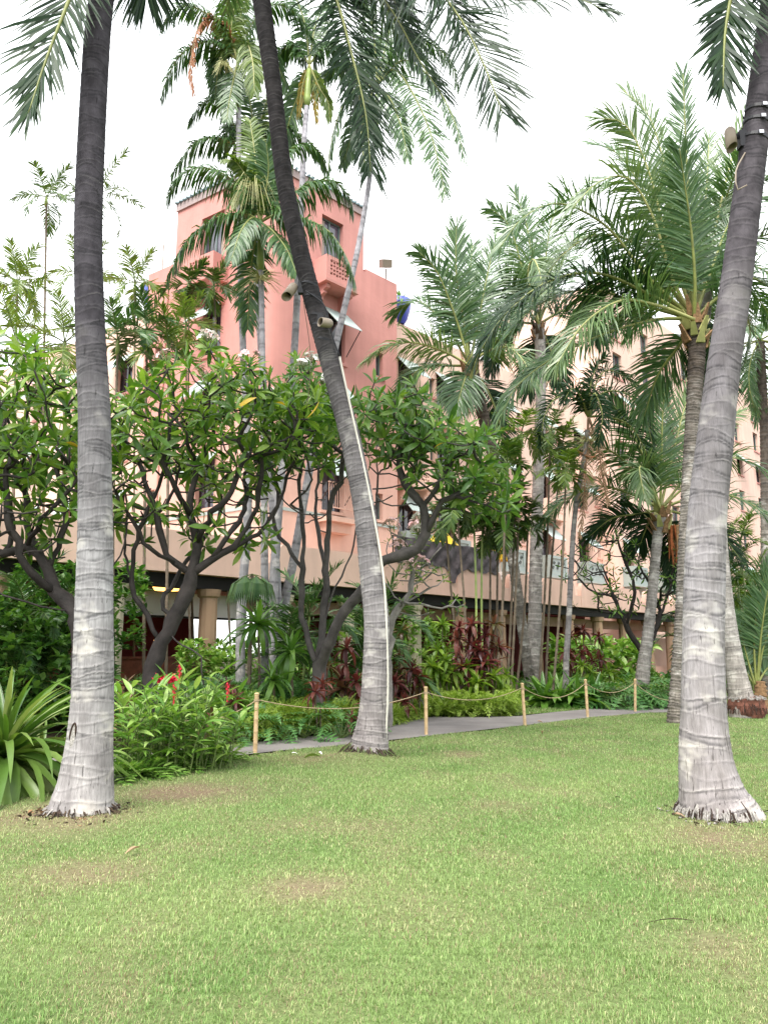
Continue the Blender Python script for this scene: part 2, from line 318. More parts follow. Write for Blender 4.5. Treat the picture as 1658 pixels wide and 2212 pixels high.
# ------------------------------------------------------------------ fronds
def frond_mesh(name, pts, mats, n=70, ll=0.75, lw=0.04, f0=75, f1=22, sag=0.35, face=0.0, vee=18, start=0.14, rr=0.022, seed=0, twist=0, prof=(0.45, 0.5), miss=0.03, segs=3, viewdir=(0, 1, 0), clump=0.0, blunt=0.0):
    """pts: rachis points. leaflets grow from both sides and sag. mats = [leaf, stalk]"""
    rg = random.Random(seed); mb = MB()
    pts = [Vector(p) for p in pts]
    L = sum((b - a).length for a, b in zip(pts, pts[1:]))
    fine = catmull(pts, L / 26)
    cum = [0]
    for a, b in zip(fine, fine[1:]): cum.append(cum[-1] + (b - a).length)
    Lt = cum[-1]
    mb.tube(fine, [rr * (1.35 - 0.15 * 0) * (1 - .9 * c / Lt) + .003 for c in cum], 6, 1)
    az = pts[-1] - pts[0]; az.z = 0
    if az.length < 0.05: az = Vector((1, 0, 0))
    az.normalize(); Sv = Vector((0, 0, 1)).cross(az).normalized()
    vd = Vector(viewdir)
    j = 0
    for i in range(n):
        s = start + (1 - start) * (i + .5) / n
        while j < len(cum) - 2 and cum[j + 1] < s * Lt: j += 1
        k = (s * Lt - cum[j]) / max(1e-6, cum[j + 1] - cum[j]); p = fine[j].lerp(fine[j + 1], k)
        T = (fine[min(j + 2, len(fine) - 1)] - fine[max(j - 1, 0)]).normalized()
        Sf = T.cross(vd)
        Sf = Sf.normalized() if Sf.length > 0.1 else Sv
        if Sf.dot(Sv) < 0: Sf = -Sf
        S = Sv.lerp(Sf, face); S = (S - T * S.dot(T)).normalized(); Nn = T.cross(S)
        if Nn.z < 0 and face < 0.5: Nn = -Nn
        if twist:
            q = Matrix.Rotation(twist * s, 3, T); S = q @ S; Nn = q @ Nn
        fa = R(f0 + (f1 - f0) * s ** 1.3)
        pl = min(1, prof[0] + s * 2.2) * (1 - prof[1] * max(0, (s - .45) / .55) ** 1.7)
        for sd in (-1, 1):
            if rg.random() < miss: continue
            a2 = fa + rg.gauss(0, .10) + .1 * math.sin(i * .5 + sd); vv = R(vee) + rg.gauss(0, .17)
            if clump: vv += clump * math.sin(i * 2.4 + sd)
            d = T * math.cos(a2) + (S * sd * math.cos(vv) + Nn * math.sin(vv)) * math.sin(a2)
            l = ll * pl * rg.uniform(.72, 1.1)
            wd = (T - d * T.dot(d)).normalized()
            if rg.random() < .5: wd = (wd + Nn * rg.uniform(-.5, .5)).normalized()
            vs = []; q = p.copy(); dd = d.copy(); sg = sag * rg.uniform(.75, 1.25)
            w0 = lw * rg.uniform(.8, 1.1)
            wf = (.55, 1.0, .8, 0.06 + blunt) if segs == 3 else (.6, 1.0, 0.06 + blunt)
            for z in range(segs + 1):
                ww = w0 * wf[z] * .5
                vs += [q - wd * ww, q + wd * ww]
                dd = (dd + Vector((0, 0, -sg * (z + .6) / segs))).normalized()
                wd = (wd - dd * wd.dot(dd)).normalized()
                q = q + dd * (l / segs)
            mb.add(vs, [(2 * z, 2 * z + 1, 2 * z + 3, 2 * z + 2) for z in range(segs)], 0)
    return mb.mesh(name, mats, True)
KIND = {  # species -> frond style
 'coco': dict(n=112, ll=1.05, lw=0.036, f0=72, f1=20, sag=0.42, vee=14, start=0.16, rr=0.03),
 'coco_s': dict(n=96, ll=0.95, lw=0.040, f0=72, f1=20, sag=0.45, vee=14, start=0.18, rr=0.028),
 'king': dict(n=96, ll=0.74, lw=0.055, f0=80, f1=32, sag=1.15, vee=-6, start=0.1, rr=0.024, prof=(.6, .55)),
 'slender': dict(n=24, ll=0.44, lw=0.052, f0=66, f1=30, sag=0.3, vee=12, start=0.2, rr=0.012, segs=2, prof=(.7, .35), blunt=.5),
 'areca': dict(n=24, ll=0.5, lw=0.045, f0=62, f1=26, sag=0.38, vee=26, start=0.22, rr=0.012, segs=2, prof=(.6, .4)),
}
_cache = {}
def arc_pts(L, el0, bend, pw=1.35, n=9):
    p = Vector((0, 0, 0)); out = [p.copy()]
    for i in range(n - 1):
        s = (i + .5) / (n - 1); a = R(el0 - bend * s ** pw)
        p = p + Vector((math.cos(a), 0, math.sin(a))) * (L / (n - 1)); out.append(p.copy())
    return out
def generic_frond(kind, L, el0, bend, mats, var):
    key = (kind, round(L, 2), round(el0 / 8), round(bend / 10), mats[0].name, var % 2)
    if key not in _cache:
        _cache[key] = frond_mesh('frond', arc_pts(L, round(el0 / 8) * 8, round(bend / 10) * 10), mats, seed=hash(key[1:4]) % 999 + var % 2, **KIND[kind])
    return _cache[key]
def crown(root, c, kind, n, L, mats, seed, els=(78, -38), bends=(30, 75), az0=0.0, skip=None, scale=(.9, 1.08)):
    """generic crown round point c (local to root)"""
    rg = random.Random(seed)
    for i in range(n):
        f = i / max(1, n - 1); az = az0 + i * 2.39996 + rg.uniform(-.15, .15)
        if skip and skip(math.degrees(az) % 360): continue
        el = els[0] + (els[1] - els[0]) * f + rg.uniform(-6, 6); bd = bends[0] + (bends[1] - bends[0]) * min(1, f * 1.4)
        me = generic_frond(kind, L, el, bd, mats, rg.randint(0, 9))
        o = link('frond', me, root, c); o.rotation_euler = (0, 0, az); o.scale = (rg.uniform(*scale),) * 3
def hero(root, kind, px, Y0, Y1, mats, seed=0, **kw):
    """a frond whose rachis runs through the given points; depth goes from Y0 to Y1"""
    o = root.location; m = len(px) - 1
    pts = [W(x, y, Y0 + (Y1 - Y0) * i / m) - o for i, (x, y) in enumerate(px)]
    a = dict(KIND[kind]); a.update(kw)
    return link('frond', frond_mesh('frond', pts, mats, seed=seed, **a), root)
def boots(root, c, r, h, mats, seed, n=16):
    """old leaf bases and fibre wrapped round the top of a trunk"""
    rg = random.Random(seed); mb = MB()
    for i in range(n):
        a = i * 2.4; z = -h * .55 + h * i / n * .9
        p0 = c + Vector((math.cos(a) * r * .75, math.sin(a) * r * .75, z)); out = Vector((math.cos(a), math.sin(a), 0))
        p1 = p0 + out * r * rg.uniform(.5, 1.1) + Vector((0, 0, h * rg.uniform(.25, .5)))
        side = Vector((-math.sin(a), math.cos(a), 0))
        w0, w1 = r * rg.uniform(.35, .55), r * rg.uniform(.1, .22)
        t = out * .03
        mb.add([p0 - side * w0, p0 + side * w0, p1 + side * w1, p1 - side * w1, p0 - side * w0 + t * 2, p0 + side * w0 + t * 2, p1 + side * w1 + t, p1 - side * w1 + t],
               [(0, 3, 2, 1), (4, 5, 6, 7), (0, 1, 5, 4), (1, 2, 6, 5), (2, 3, 7, 6), (3, 0, 4, 7)], rg.randint(0, 1))
    mb.build('leaf_base', mats, root)
def palm_trunk(root, px, Y, widths, mat, **kw):
    """px: centre line in grid pixels, widths in grid pixels"""
    base = root.location
    pts = [W(x, y, Y) - base for x, y in px]
    k = Y / (FPX * 1.017)
    rad = [w * k * .5 for w in widths]
    pts[0].z = min(pts[0].z, -0.05)
    me, V = trunk_mesh('trunk', pts, rad, [mat], **kw)
    o = link('trunk', me, root); return o, pts, V
# ------------------------------------------------------------------ leaves
def leaf_strip(L=1.0, w=0.3, curve=0.4, fold=0.25, segs=4, prof=None, wave=0.0):
    """leaf along +X, width along Y, droops with curve; returns V, F(quads)"""
    prof = prof or [0.25, 0.8, 1.0, 0.75, 0.08]
    V = []; F = []; x = z = 0.0; a = 0.0
    for i in range(segs + 1):
        hw = w * .5 * prof[i]; up = fold * hw
        V += [(x, -hw, z + up + wave * ((i % 2) - .5) * hw), (x, 0, z), (x, hw, z + up - wave * ((i % 2) - .5) * hw)]
        a -= curve / segs
        x += L / segs * math.cos(a); z += L / segs * math.sin(a)
    for i in range(segs):
        b = i * 3; F += [(b, b + 1, b + 4, b + 3), (b + 1, b + 2, b + 5, b + 4)]
    return np.array(V, np.float32), np.array(F, np.int32)
def lobed_leaf(L=1.0, w=0.8, lobes=7, curve=0.5, seed=0, lw=0.6):
    rg = random.Random(seed); V = []; F = []
    def mid(s):
        a = -curve * s; return (L * s * (math.cos(a * .6)), L * s * math.sin(a * .6))
    ns = lobes
    for sd in (-1, 1):
        for i in range(ns):
            s0 = i / ns; s1 = (i + .92) / ns; sm = (s0 + s1) / 2
            ln = w * .5 * (math.sin(math.pi * (0.18 + 0.8 * sm)) ** .7) * rg.uniform(.88, 1.1)
            fw = (.25 + .35 * sm) * ln
            (xa, za), (xb, zb) = mid(s0), mid(s1)
            b = len(V); lwid = (xb - xa) * lw
            cx = (xa + xb) / 2 + fw; dz = -ln * .22
            V += [(xa, 0, za), (xb, 0, zb),
                  (cx * .5 + xa * .5 + lwid * .2, sd * ln * .55, (za + zb) / 2 + .05 * ln), (cx * .5 + xb * .5 + lwid * .2, sd * ln * .55, (za + zb) / 2 + .05 * ln),
                  (cx + (xb - xa) * .1, sd * ln, (za + zb) / 2 + dz), (cx + (xb - xa) * .38, sd * ln * .97, (za + zb) / 2 + dz)]
            q = [(b, b + 1, b + 3, b + 2), (b + 2, b + 3, b + 5, b + 4)]
            F += q if sd > 0 else [t[::-1] for t in q]
    (xa, za) = mid(.93); (xb, zb) = mid(1.12); b = len(V)
    V += [(xa, -.05 * w, za), (xa, .05 * w, za), (xb, .012, zb), (xb, -.012, zb)]; F += [(b, b + 1, b + 2, b + 3)]
    return np.array(V, np.float32), np.array(F, np.int32)
def fern_leaf(L=1.0, w=0.4, n=8, curve=0.8, seed=0):
    """pinnate leaf, one blade-shaped quad per lobe"""
    rg = random.Random(seed); V = []; F = []
    mid = lambda s: (L * s * math.cos(curve * s * .6), -L * s * math.sin(curve * s * .6))
    for sd in (-1, 1):
        for i in range(n):
            (xa, za), (xb, zb) = mid(.08 + .9 * i / n), mid(.08 + .9 * (i + .8) / n)
            ln = w * .5 * (math.sin(math.pi * (.22 + .74 * i / n)) ** .8) * rg.uniform(.85, 1.12); b = len(V)
            V += [(xa, 0, za), (xb + .1 * ln, sd * ln * .5, zb + .08 * ln), (xb + .55 * ln, sd * ln, zb - .2 * ln), (xa + .1 * ln, sd * ln * .55, za + .02 * ln)]
            F.append((b, b + 1, b + 2, b + 3) if sd > 0 else (b + 3, b + 2, b + 1, b))
    (xa, za), (xb, zb) = mid(.9), mid(1.08); b = len(V); V += [(xa, -.06 * w, za), (xa, .06 * w, za), (xb, .01, zb), (xb, -.01, zb)]; F.append((b, b + 1, b + 2, b + 3))
    return np.array(V, np.float32), np.array(F, np.int32)
TPL = {
 'plum': [leaf_strip(1, .25, c, .35, 4, [.12, .7, 1.0, .85, .1], .05) for c in (.25, .6, 1.0)],
 'lance': [leaf_strip(1, .2, c, .5, 5, [.3, .9, 1, .85, .5, .04]) for c in (.3, .8, 1.4)],
 'ti': [leaf_strip(1, .24, c, .55, 5, [.25, .8, 1, .9, .55, .04]) for c in (.2, .7, 1.3)],
 'strap': [leaf_strip(1, .06, c, .6, 7, [.9, 1, 1, 1, .9, .75, .45, .05]) for c in (.9, 1.7, 2.5)],
 'crin': [leaf_strip(1, .15, c, .5, 6, [.7, 1, 1, 1, .85, .55, .05]) for c in (.4, 1.1, 1.9)],
 'philo': [lobed_leaf(1, .85, 7, c, i) for i, c in enumerate((.4, .8, 1.2))],
 'mons': [lobed_leaf(1, 1.0, 6, c, i + 5, .85) for i, c in enumerate((.4, .8, 1.2))],
 'fern': [fern_leaf(1, .5, 8, c, i + 9) for i, c in enumerate((.5, 1.0, 1.5))],
 'oval': [leaf_strip(1, .5, c, .3, 4, [.25, .85, 1.0, .7, .06], .04) for c in (.3, .7, 1.1)],
}
_lm = {}
def leaf_mesh(t, i, mat):
    k = (t, i, mat.name)
    if k not in _lm:
        V, F = TPL[t][i]; _lm[k] = np_mesh(t + '_leaf', V, F, [mat], False)
    return _lm[k]
def leaf_matrix(p, az, el, L, roll=0.0):
    return Matrix.Translation(p) @ Matrix.Rotation(az, 4, 'Z') @ Matrix.Rotation(-el, 4, 'Y') @ Matrix.Rotation(roll, 4, 'X') @ Matrix.Scale(L, 4)
def joined_leaves(name, t, mats_list, Ms, mat, parent=None, kind='stuff'):
    """many leaves as one mesh"""
    if not Ms: return None
    Vs = []; Fs = []; off = 0
    A = np.array([np.array(m) for _, m in Ms]); ti = np.array([i for i, _ in Ms])
    for i, (V, F) in enumerate(TPL[t]):
        S = A[ti == i]
        if not len(S): continue
        W4 = np.einsum('nij,vj->nvi', S[:, :3, :3], V) + S[:, None, :3, 3]
        Vs.append(W4.reshape(-1, 3)); Fs.append((F[None] + (np.arange(len(S)) * len(V))[:, None, None]).reshape(-1, F.shape[1]) + off); off += len(S) * len(V)
    o = link(name, np_mesh(name, np.concatenate(Vs), np.concatenate(Fs), [mat], False), parent)
    if kind: o['kind'] = kind
    return o
# ------------------------------------------------------------------ plumeria and other branching trees
def branch_tree(root, limbs, targets, mat, tip_r=0.013, trunk_r=0.16, seed=0, step=0.2, expo=2.35, up=0.5, nbare=0):
    """limbs: polylines (local), each starting on the ground or on an earlier limb. targets: tip points. Returns tips [(pos, dir)]"""
    rg = random.Random(seed); P = []; par = []
    for lb in limbs:
        f = catmull(lb, step); start = 0
        if P:
            A = np.array([tuple(q) for q in P]); dd = np.linalg.norm(A - np.array(f[0]), axis=1); j = int(dd.argmin())
            prev = j if dd[j] < 0.35 else -1
        else: prev = -1
        if prev < 0: P.append(f[0]); par.append(-1); prev = len(P) - 1
        for q in f[1:]:
            P.append(q + Vector((rg.gauss(0, .018), rg.gauss(0, .018), rg.gauss(0, .018)))); par.append(prev); prev = len(P) - 1
    A = np.array([tuple(q) for q in P]); root_d = np.zeros(len(P))
    for i, q in enumerate(par):
        if q >= 0: root_d[i] = root_d[q] + np.linalg.norm(A[i] - A[q])
    order = sorted(range(len(targets)), key=lambda i: min(np.linalg.norm(A - np.array(targets[i]), axis=1)))
    buf = np.zeros((len(P) + len(targets) * 14, 3)); buf[:len(P)] = A; rd = np.zeros(len(buf)); rd[:len(P)] = root_d; n = len(P)
    tips = []
    nch = {}
    for q in par: nch[q] = nch.get(q, 0) + 1
    for i in order:
        t = np.array(targets[i]); D = np.linalg.norm(buf[:n] - t, axis=1)
        pen = np.where(buf[:n, 2] > t[2] + .1, 1.2, 0)
        j = int((D + .12 * rd[:n] + pen).argmin()); d = D[j]
        m = max(2, int(d / step)); a = Vector(buf[j]); b = Vector(t)
        pj = par[j]; dirn = (a - Vector(buf[pj])).normalized() if pj >= 0 else Vector((0, 0, 1))
        c1 = a + (dirn * .35 + (b - a).normalized() * .6 + Vector((0, 0, -.15))) * d * .4
        c2 = b - (Vector((0, 0, 1)) * up + (b - a).normalized() * .6).normalized() * d * .4
        prev = j; last = a
        for k in range(1, m + 1):
            s = k / m
            q = a * (1 - s) ** 3 + c1 * 3 * s * (1 - s) ** 2 + c2 * 3 * s * s * (1 - s) + b * s ** 3
            if k < m: q = q + Vector((rg.gauss(0, .025), rg.gauss(0, .025), rg.gauss(0, .02)))
            buf[n] = q; rd[n] = rd[prev] + (q - last).length; par.append(prev); prev = n; n += 1; pl, last = last, q
        if i < len(targets) - nbare: tips.append((n - 1, Vector(buf[n - 1]), (last - pl).normalized()))
    kids = [[] for _ in range(n)]
    for i, q in enumerate(par):
        if q >= 0: kids[q].append(i)
    r = np.zeros(n)
    for i in range(n - 1, -1, -1):
        pass
    order2 = []; st = [i for i, q in enumerate(par) if q < 0]
    while st:
        i = st.pop(); order2.append(i); st += kids[i]
    for i in reversed(order2):
        r[i] = tip_r if not kids[i] else max(tip_r, sum(r[k] ** expo for k in kids[i]) ** (1 / expo))
    mxr = max(r[i] for i, q in enumerate(par) if q < 0); f = trunk_r / mxr
    rad = lambda i: max(tip_r, r[i] * (f if f < 1 else 1 + (f - 1) * min(1, (r[i] / mxr) ** .6)))
    mb = MB(); seen = [(i, None) for i, q in enumerate(par) if q < 0]
    while seen:
        i, frm = seen.pop(); ch = ([frm] if frm is not None else []) + [i]
        while kids[ch[-1]]:
            ks = sorted(kids[ch[-1]], key=lambda q: -r[q])
            for q in ks[1:]: seen.append((q, ch[-1]))
            ch.append(ks[0])
        rr = [rad(q) * (1 + .13 * math.sin(q * 1.7) * math.sin(q * .61)) for q in ch]
        if frm is not None: rr[0] = rr[1] * 1.1
        mb.tube([buf[q] for q in ch], rr, 9 if max(rr) > .05 else 6, 0, wob=.07 if max(rr) > .05 else 0)
    mb.build('trunk', [mat], root, smooth=True)
    return [(p, d) for _, p, d in tips]
def rosettes(root, tips, mat, seed, L=0.34, nl=(9, 14), cap=300, yl=None, nyl=0, t='plum', camp=(0, 0, 1.6), dense=1.0):
    """leaf rosettes at branch tips: the nearest leaves are parts, the rest one foliage part"""
    rg = random.Random(seed); allm = []; base = root.location
    for p, d in tips:
        n = rg.randint(*nl); a0 = rg.uniform(0, 6.28); tilt = d.to_track_quat('Z', 'Y').to_matrix().to_4x4()
        mixm = Matrix.Identity(4)
        for k in range(n):
            f = k / n; el = R(80 - 78 * f + rg.uniform(-16, 14)); az = a0 + k * 2.4
            l = L * (0.55 + .5 * min(1, f * 2)) * rg.uniform(.7, 1.18)
            Mx = Matrix.Translation(p - d * .1 * f) @ Matrix.Rotation(0, 4, 'Z') @ tilt @ Matrix.Rotation(az, 4, 'Z') @ Matrix.Rotation(-el, 4, 'Y') @ Matrix.Translation((.03, 0, 0)) @ Matrix.Rotation(rg.uniform(-.4, .4), 4, 'X') @ Matrix.Scale(l, 4)
            allm.append((rg.choice((0, 0, 1, 1, 2)), Mx))
    key = lambda q: (q[1].translation + base - Vector(camp)).length + rg.uniform(0, .9)
    allm.sort(key=key)
    near, far = allm[:cap], allm[cap:]
    for j, (i, Mx) in enumerate(near):
        m = yl if (yl is not None and j % 40 == 7 and j // 40 < nyl) else mat
        o = link('leaf', leaf_mesh(t, i, m), root); o.matrix_local = Mx
    joined_leaves('foliage', t, None, far, mat, root)
    return len(allm)
def flower_mesh(mats, seed=0, r=0.13, n=11):
    rg = random.Random(seed); mb = MB()
    for i in range(n):
        th, z = rg.uniform(0, 6.28), rg.uniform(.1, 1)
        c = Vector((math.cos(th) * r * (1 - .5 * z), math.sin(th) * r * (1 - .5 * z), r * z * .9)); nrm = (c + Vector((0, -.05, .02))).normalized(); u = nrm.orthogonal().normalized(); w = nrm.cross(u)
        a0 = rg.uniform(0, 1)
        mb.tube([Vector((0, 0, -.02)), c], .004, 3, 1)
        for k in range(5):
            a = a0 + k * 1.2566; d = u * math.cos(a) + w * math.sin(a); e = u * math.cos(a + 1.57) + w * math.sin(a + 1.57)
            mb.add([c, c + d * .03 + e * .017 + nrm * .012, c + d * .052 + nrm * .008, c + d * .03 - e * .017 + nrm * .012], [(0, 1, 2, 3)], 0)
    return mb.mesh('flower_cluster', mats)
# ------------------------------------------------------------------ small plants
def plant_leaves(root, p, t, mat, n, L, rg, els=(80, -5), az0=None, ljit=.2, inner=.55, cap=None, name='leaf'):
    a0 = rg.uniform(0, 6.28) if az0 is None else az0
    for k in range(n):
        f = k / max(1, n - 1)
        el = R(els[0] + (els[1] - els[0]) * f + rg.uniform(-10, 10)); l = L * (inner + (1 - inner) * min(1, f * 1.8)) * rg.uniform(1 - ljit, 1 + ljit)
        i = min(2, int(f * 2.2 + rg.uniform(0, .9)))
        o = link(name, leaf_mesh(t, i, mat), root); o.matrix_local = leaf_matrix(p, a0 + k * 2.4 + rg.uniform(-.25, .25), el, l, rg.uniform(-.35, .35))
def ti_plant(label, x, Y, h, mat, seed, stems=2, L=.5, n=15, z0=0.0, cat='plant', name='ti_plant', group=None):
    rg = random.Random(seed); b = W(x, 1416, Y); b.z = z0
    root = thing(name, label, cat, b, group); mb = MB()
    for s in range(stems):
        a = rg.uniform(0, 6.28); hh = h * (1 if s == 0 else rg.uniform(.5, .85)); sp = rg.uniform(.1, .3) * (0.4 if s == 0 else 1.4)
        top = Vector((math.cos(a) * sp, math.sin(a) * sp, hh))
        mb.tube([Vector((math.cos(a) * .05, math.sin(a) * .05, -.05)), top * .5 + Vector((0, 0, 0)), top], [.02, .017, .013], 5)
        plant_leaves(root, top, 'ti', mat, n, L, rg, (84, -32), inner=.6)
        if h > 1.3: plant_leaves(root, top * .8, 'ti', mat, max(4, n // 3), L * .9, rg, (10, -40), inner=.9)
    mb.build('stem', [M['stem_br']], root); return root
def tuft(label, x, Y, t, mat, n, L, seed, els=(80, 0), name='plant', cat='plant', z0=0.0, crowns=1, spread=.3, stalk=0.0, group=None, ljit=.2, stalkmat=None):
    rg = random.Random(seed); b = W(x, 1416, Y); b.z = z0
    root = thing(name, label, cat, b, group); mb = MB()
    for c in range(crowns):
        p = Vector((rg.uniform(-spread, spread), rg.uniform(-spread, spread), 0)) if c else Vector((0, 0, 0))
        if stalk:
            for k in range(n):
                f = k / max(1, n - 1); az = k * 2.4 + rg.uniform(-.3, .3); el = R(els[0] + (els[1] - els[0]) * f); s = stalk * rg.uniform(.6, 1.15)
                tip = p + Vector((math.cos(az) * math.cos(el), math.sin(az) * math.cos(el), math.sin(el))) * s
                mb.tube([p, p.lerp(tip, .5) + Vector((0, 0, .06 * s)), tip], [.012, .009, .006], 4)
                o = link('leaf', leaf_mesh(t, rg.randint(0, 2), mat), root); o.matrix_local = leaf_matrix(tip, az + rg.uniform(-.4, .4), el * .5 - R(rg.uniform(5, 35)), L * rg.uniform(1 - ljit, 1 + ljit), rg.uniform(-.4, .4))
        else:
            plant_leaves(root, p, t, mat, n, L, rg, els, ljit=ljit)
    if stalk: mb.build('stem', [stalkmat or M['stem']], root)
    return root
# ------------------------------------------------------------------ ground, lawn, path, beds
def stucco(name, col, var=0.1, top=None):
    m, t, o = new_mat(name)
    p = N(t, 'ShaderNodeBsdfPrincipled', Roughness=0.9); p.inputs['Specular IOR Level'].default_value = 0.15
    c = ramp(t, noise(t, 0.7, 5), [(0.3, tuple(q * (1 - var) for q in col)), (0.7, tuple(min(1, q * (1 + var)) for q in col))])
    c = mix(t, 0.35, c, ramp(t, noise(t, 1.2, 5, sc=(2, 2, .25)), [(0.35, (0.8,) * 3), (0.65, (1.1,) * 3)]), 'MULTIPLY')
    if top:                                       # camera tone mapping put into the colour: lower walls paler, upper storeys deeper salmon
        g = N(t, 'ShaderNodeNewGeometry'); sx = N(t, 'ShaderNodeSeparateXYZ'); t.links.new(g.outputs['Position'], sx.inputs[0])
        mr = N(t, 'ShaderNodeMapRange'); mr.inputs[1].default_value = 8.0; mr.inputs[2].default_value = 14.0
        t.links.new(math_node(t, 'ADD', sx.outputs['Z'], math_node(t, 'MULTIPLY', noise(t, .5, 3), 2.0)), mr.inputs[0])
        c = mix(t, mr.outputs[0], c, mix(t, 1.0, c, top, 'MULTIPLY'))
    t.links.new(c, p.inputs['Base Color'])
    b = N(t, 'ShaderNodeBump', Strength=0.5, Distance=0.03)
    t.links.new(math_node(t, 'ADD', noise(t, 1.1, 3, sc=(1, 1, 1.8)), math_node(t, 'MULTIPLY', noise(t, 9, 4), 0.25)), b.inputs['Height'])
    t.links.new(b.outputs[0], p.inputs['Normal']); t.links.new(p.outputs[0], o.inputs[0]); return m
M['pink'] = stucco('salmon_stucco', (0.68, 0.455, 0.375), 0.07, (0.80, 0.57, 0.61))
M['peach'] = stucco('peach_stucco', (0.72, 0.50, 0.41), 0.05)
M['parapet'] = stucco('rose_stucco', (0.64, 0.43, 0.35), 0.08)
M['maroon'] = stucco('maroon_paint', (0.13, 0.032, 0.032), 0.25)
M['cream'] = stucco('cream_column', (0.52, 0.46, 0.35), 0.08)
M['tancol'] = stucco('tan_column', (0.36, 0.24, 0.16), 0.08)
M['white'] = solid('white_panel', (0.75, 0.73, 0.70), 0.6, 0.06, 1)
M['teal'] = solid('grey_green_awning', (0.36, 0.43, 0.41), 0.55, 0.08, 2, 0.1, 20)
M['teal_dk'] = solid('grey_green_frame', (0.14, 0.19, 0.18), 0.5, 0.1, 3)
M['greybox'] = solid('grey_green_box', (0.25, 0.30, 0.285), 0.6, 0.08, 2)
M['iron'] = solid('dark_iron', (0.03, 0.045, 0.045), 0.5, 0.2, 5)
M['dark'] = solid('dark_interior', (0.014, 0.012, 0.012), 0.8, 0.3, 1)
M['dkwood'] = solid('dark_frame', (0.035, 0.022, 0.02), 0.5, 0.3, 5)
M['curtain'] = solid('curtain', (0.34, 0.27, 0.23), 0.9, 0.15, 6)
M['tile'] = solid('blue_grey_roof_tile', (0.17, 0.24, 0.26), 0.6, 0.3, 5, 0.4, 20)
M['fascia'] = solid('grey_fascia', (0.33, 0.26, 0.25), 0.8, 0.1, 2)
M['blue'] = solid('blue_glaze', (0.07, 0.09, 0.42), 0.35, 0.1, 3)
M['counter'] = solid('brown_wood_counter', (0.2, 0.06, 0.03), 0.5, 0.35, 6)
M['mesh'] = solid('black_netting', (0.075, 0.06, 0.066), 0.6, 0.7, 2.2, 0.8, 6)
M['yellow'] = solid('yellow_canvas', (0.75, 0.52, 0.04), 0.8, 0.12, 3)
M['lamp'] = solid('lamp_glow', (0.8, 0.45, 0.12), 0.5, 0.1, 3, emit=(1.0, 0.5, 0.12, 1.1))
def glass_mat():
    m, t, o = new_mat('window_glass')
    p = N(t, 'ShaderNodeBsdfPrincipled', Roughness=0.08); p.inputs['Specular IOR Level'].default_value = 0.7
    t.links.new(ramp(t, noise(t, 0.8, 2), [(0.4, (0.02, 0.02, 0.026)), (0.65, (0.11, 0.10, 0.13))]), p.inputs['Base Color'])
    t.links.new(p.outputs[0], o.inputs[0]); return m
M['glass'] = glass_mat()
def in_poly(P, x, y):
    P = np.array(P); inside = np.zeros(x.shape, bool); j = len(P) - 1
    for i in range(len(P)):
        c = ((P[i, 1] > y) != (P[j, 1] > y)) & (x < (P[j, 0] - P[i, 0]) * (y - P[i, 1]) / (P[j, 1] - P[i, 1] + 1e-12) + P[i, 0]); inside ^= c; j = i
    return inside
def gp(pts): return [tuple(G(x, y)[:2]) for x, y in pts]
PATH_LOW = [(-700, 1668), (-250, 1668), (0, 1664), (160, 1657), (330, 1646), (505, 1633), (600, 1622), (700, 1614), (830, 1600), (930, 1589), (1040, 1577), (1140, 1566), (1280, 1549), (1400, 1540), (1520, 1536), (1700, 1534), (2300, 1531)]
PATH_UP = [(2300, 1521), (1700, 1521), (1520, 1523), (1400, 1525), (1280, 1531), (1200, 1538), (1120, 1547), (1040, 1549), (935, 1548), (880, 1558), (830, 1570), (720, 1584), (600, 1599), (505, 1608), (330, 1622), (160, 1634), (0, 1641), (-250, 1646), (-700, 1646)]
BED_FRONT = [(-500, 1760), (-100, 1735), (0, 1722), (140, 1702), (250, 1688), (330, 1680), (400, 1668), (470, 1655), (508, 1638)]
path_poly = gp(PATH_LOW + PATH_UP)
LAWN_TOP = BED_FRONT + [p for p in PATH_LOW if p[0] >= 560]
lawn_poly = gp(LAWN_TOP) + [(30, -6), (-30, -6)]
BACK_LAWN = [(1112, 1546), (1200, 1538), (1280, 1531), (1400, 1525), (1520, 1523), (1700, 1521), (2300, 1521), (2300, 1502), (1700, 1497), (1540, 1499), (1440, 1505), (1300, 1513), (1210, 1512), (1150, 1510), (1108, 1520)]
back_poly = gp(BACK_LAWN)
DRY = [(400, 1712, 175, 26, 1.0), (60, 1765, 130, 40, .8), (175, 1770, 130, 38, .9), (1000, 1630, 55, 9, .8), (180, 1885, 170, 34, .8), (665, 1918, 120, 32, .85), (730, 1785, 230, 28, .55), (1070, 1742, 90, 18, .55), (1570, 1815, 150, 45, .75), (1480, 1905, 70, 30, .5), (1560, 2045, 130, 50, .6), (700, 1640, 130, 14, .7), (420, 1830, 160, 30, .35), (1190, 2120, 160, 40, .3), (330, 2080, 260, 40, .25), (900, 1990, 200, 30, .3)]
DRYW = []
for x, y, rx, ry, k in DRY:
    c = G(x, y); e = G(x + rx, y); f = G(x, y - ry); DRYW.append((c.x, c.y, e.x - c.x, f.y - c.y, k))
def wob(x, y, sc, seed):
    rs = np.random.RandomState(seed); v = np.zeros_like(x)
    for _ in range(9):
        a = rs.uniform(0, 6.28); f = rs.uniform(.5, 2.2) / sc; v += np.sin((x * math.cos(a) + y * math.sin(a)) * f * 6.28 + rs.uniform(0, 6.28))
    return v / 5.0
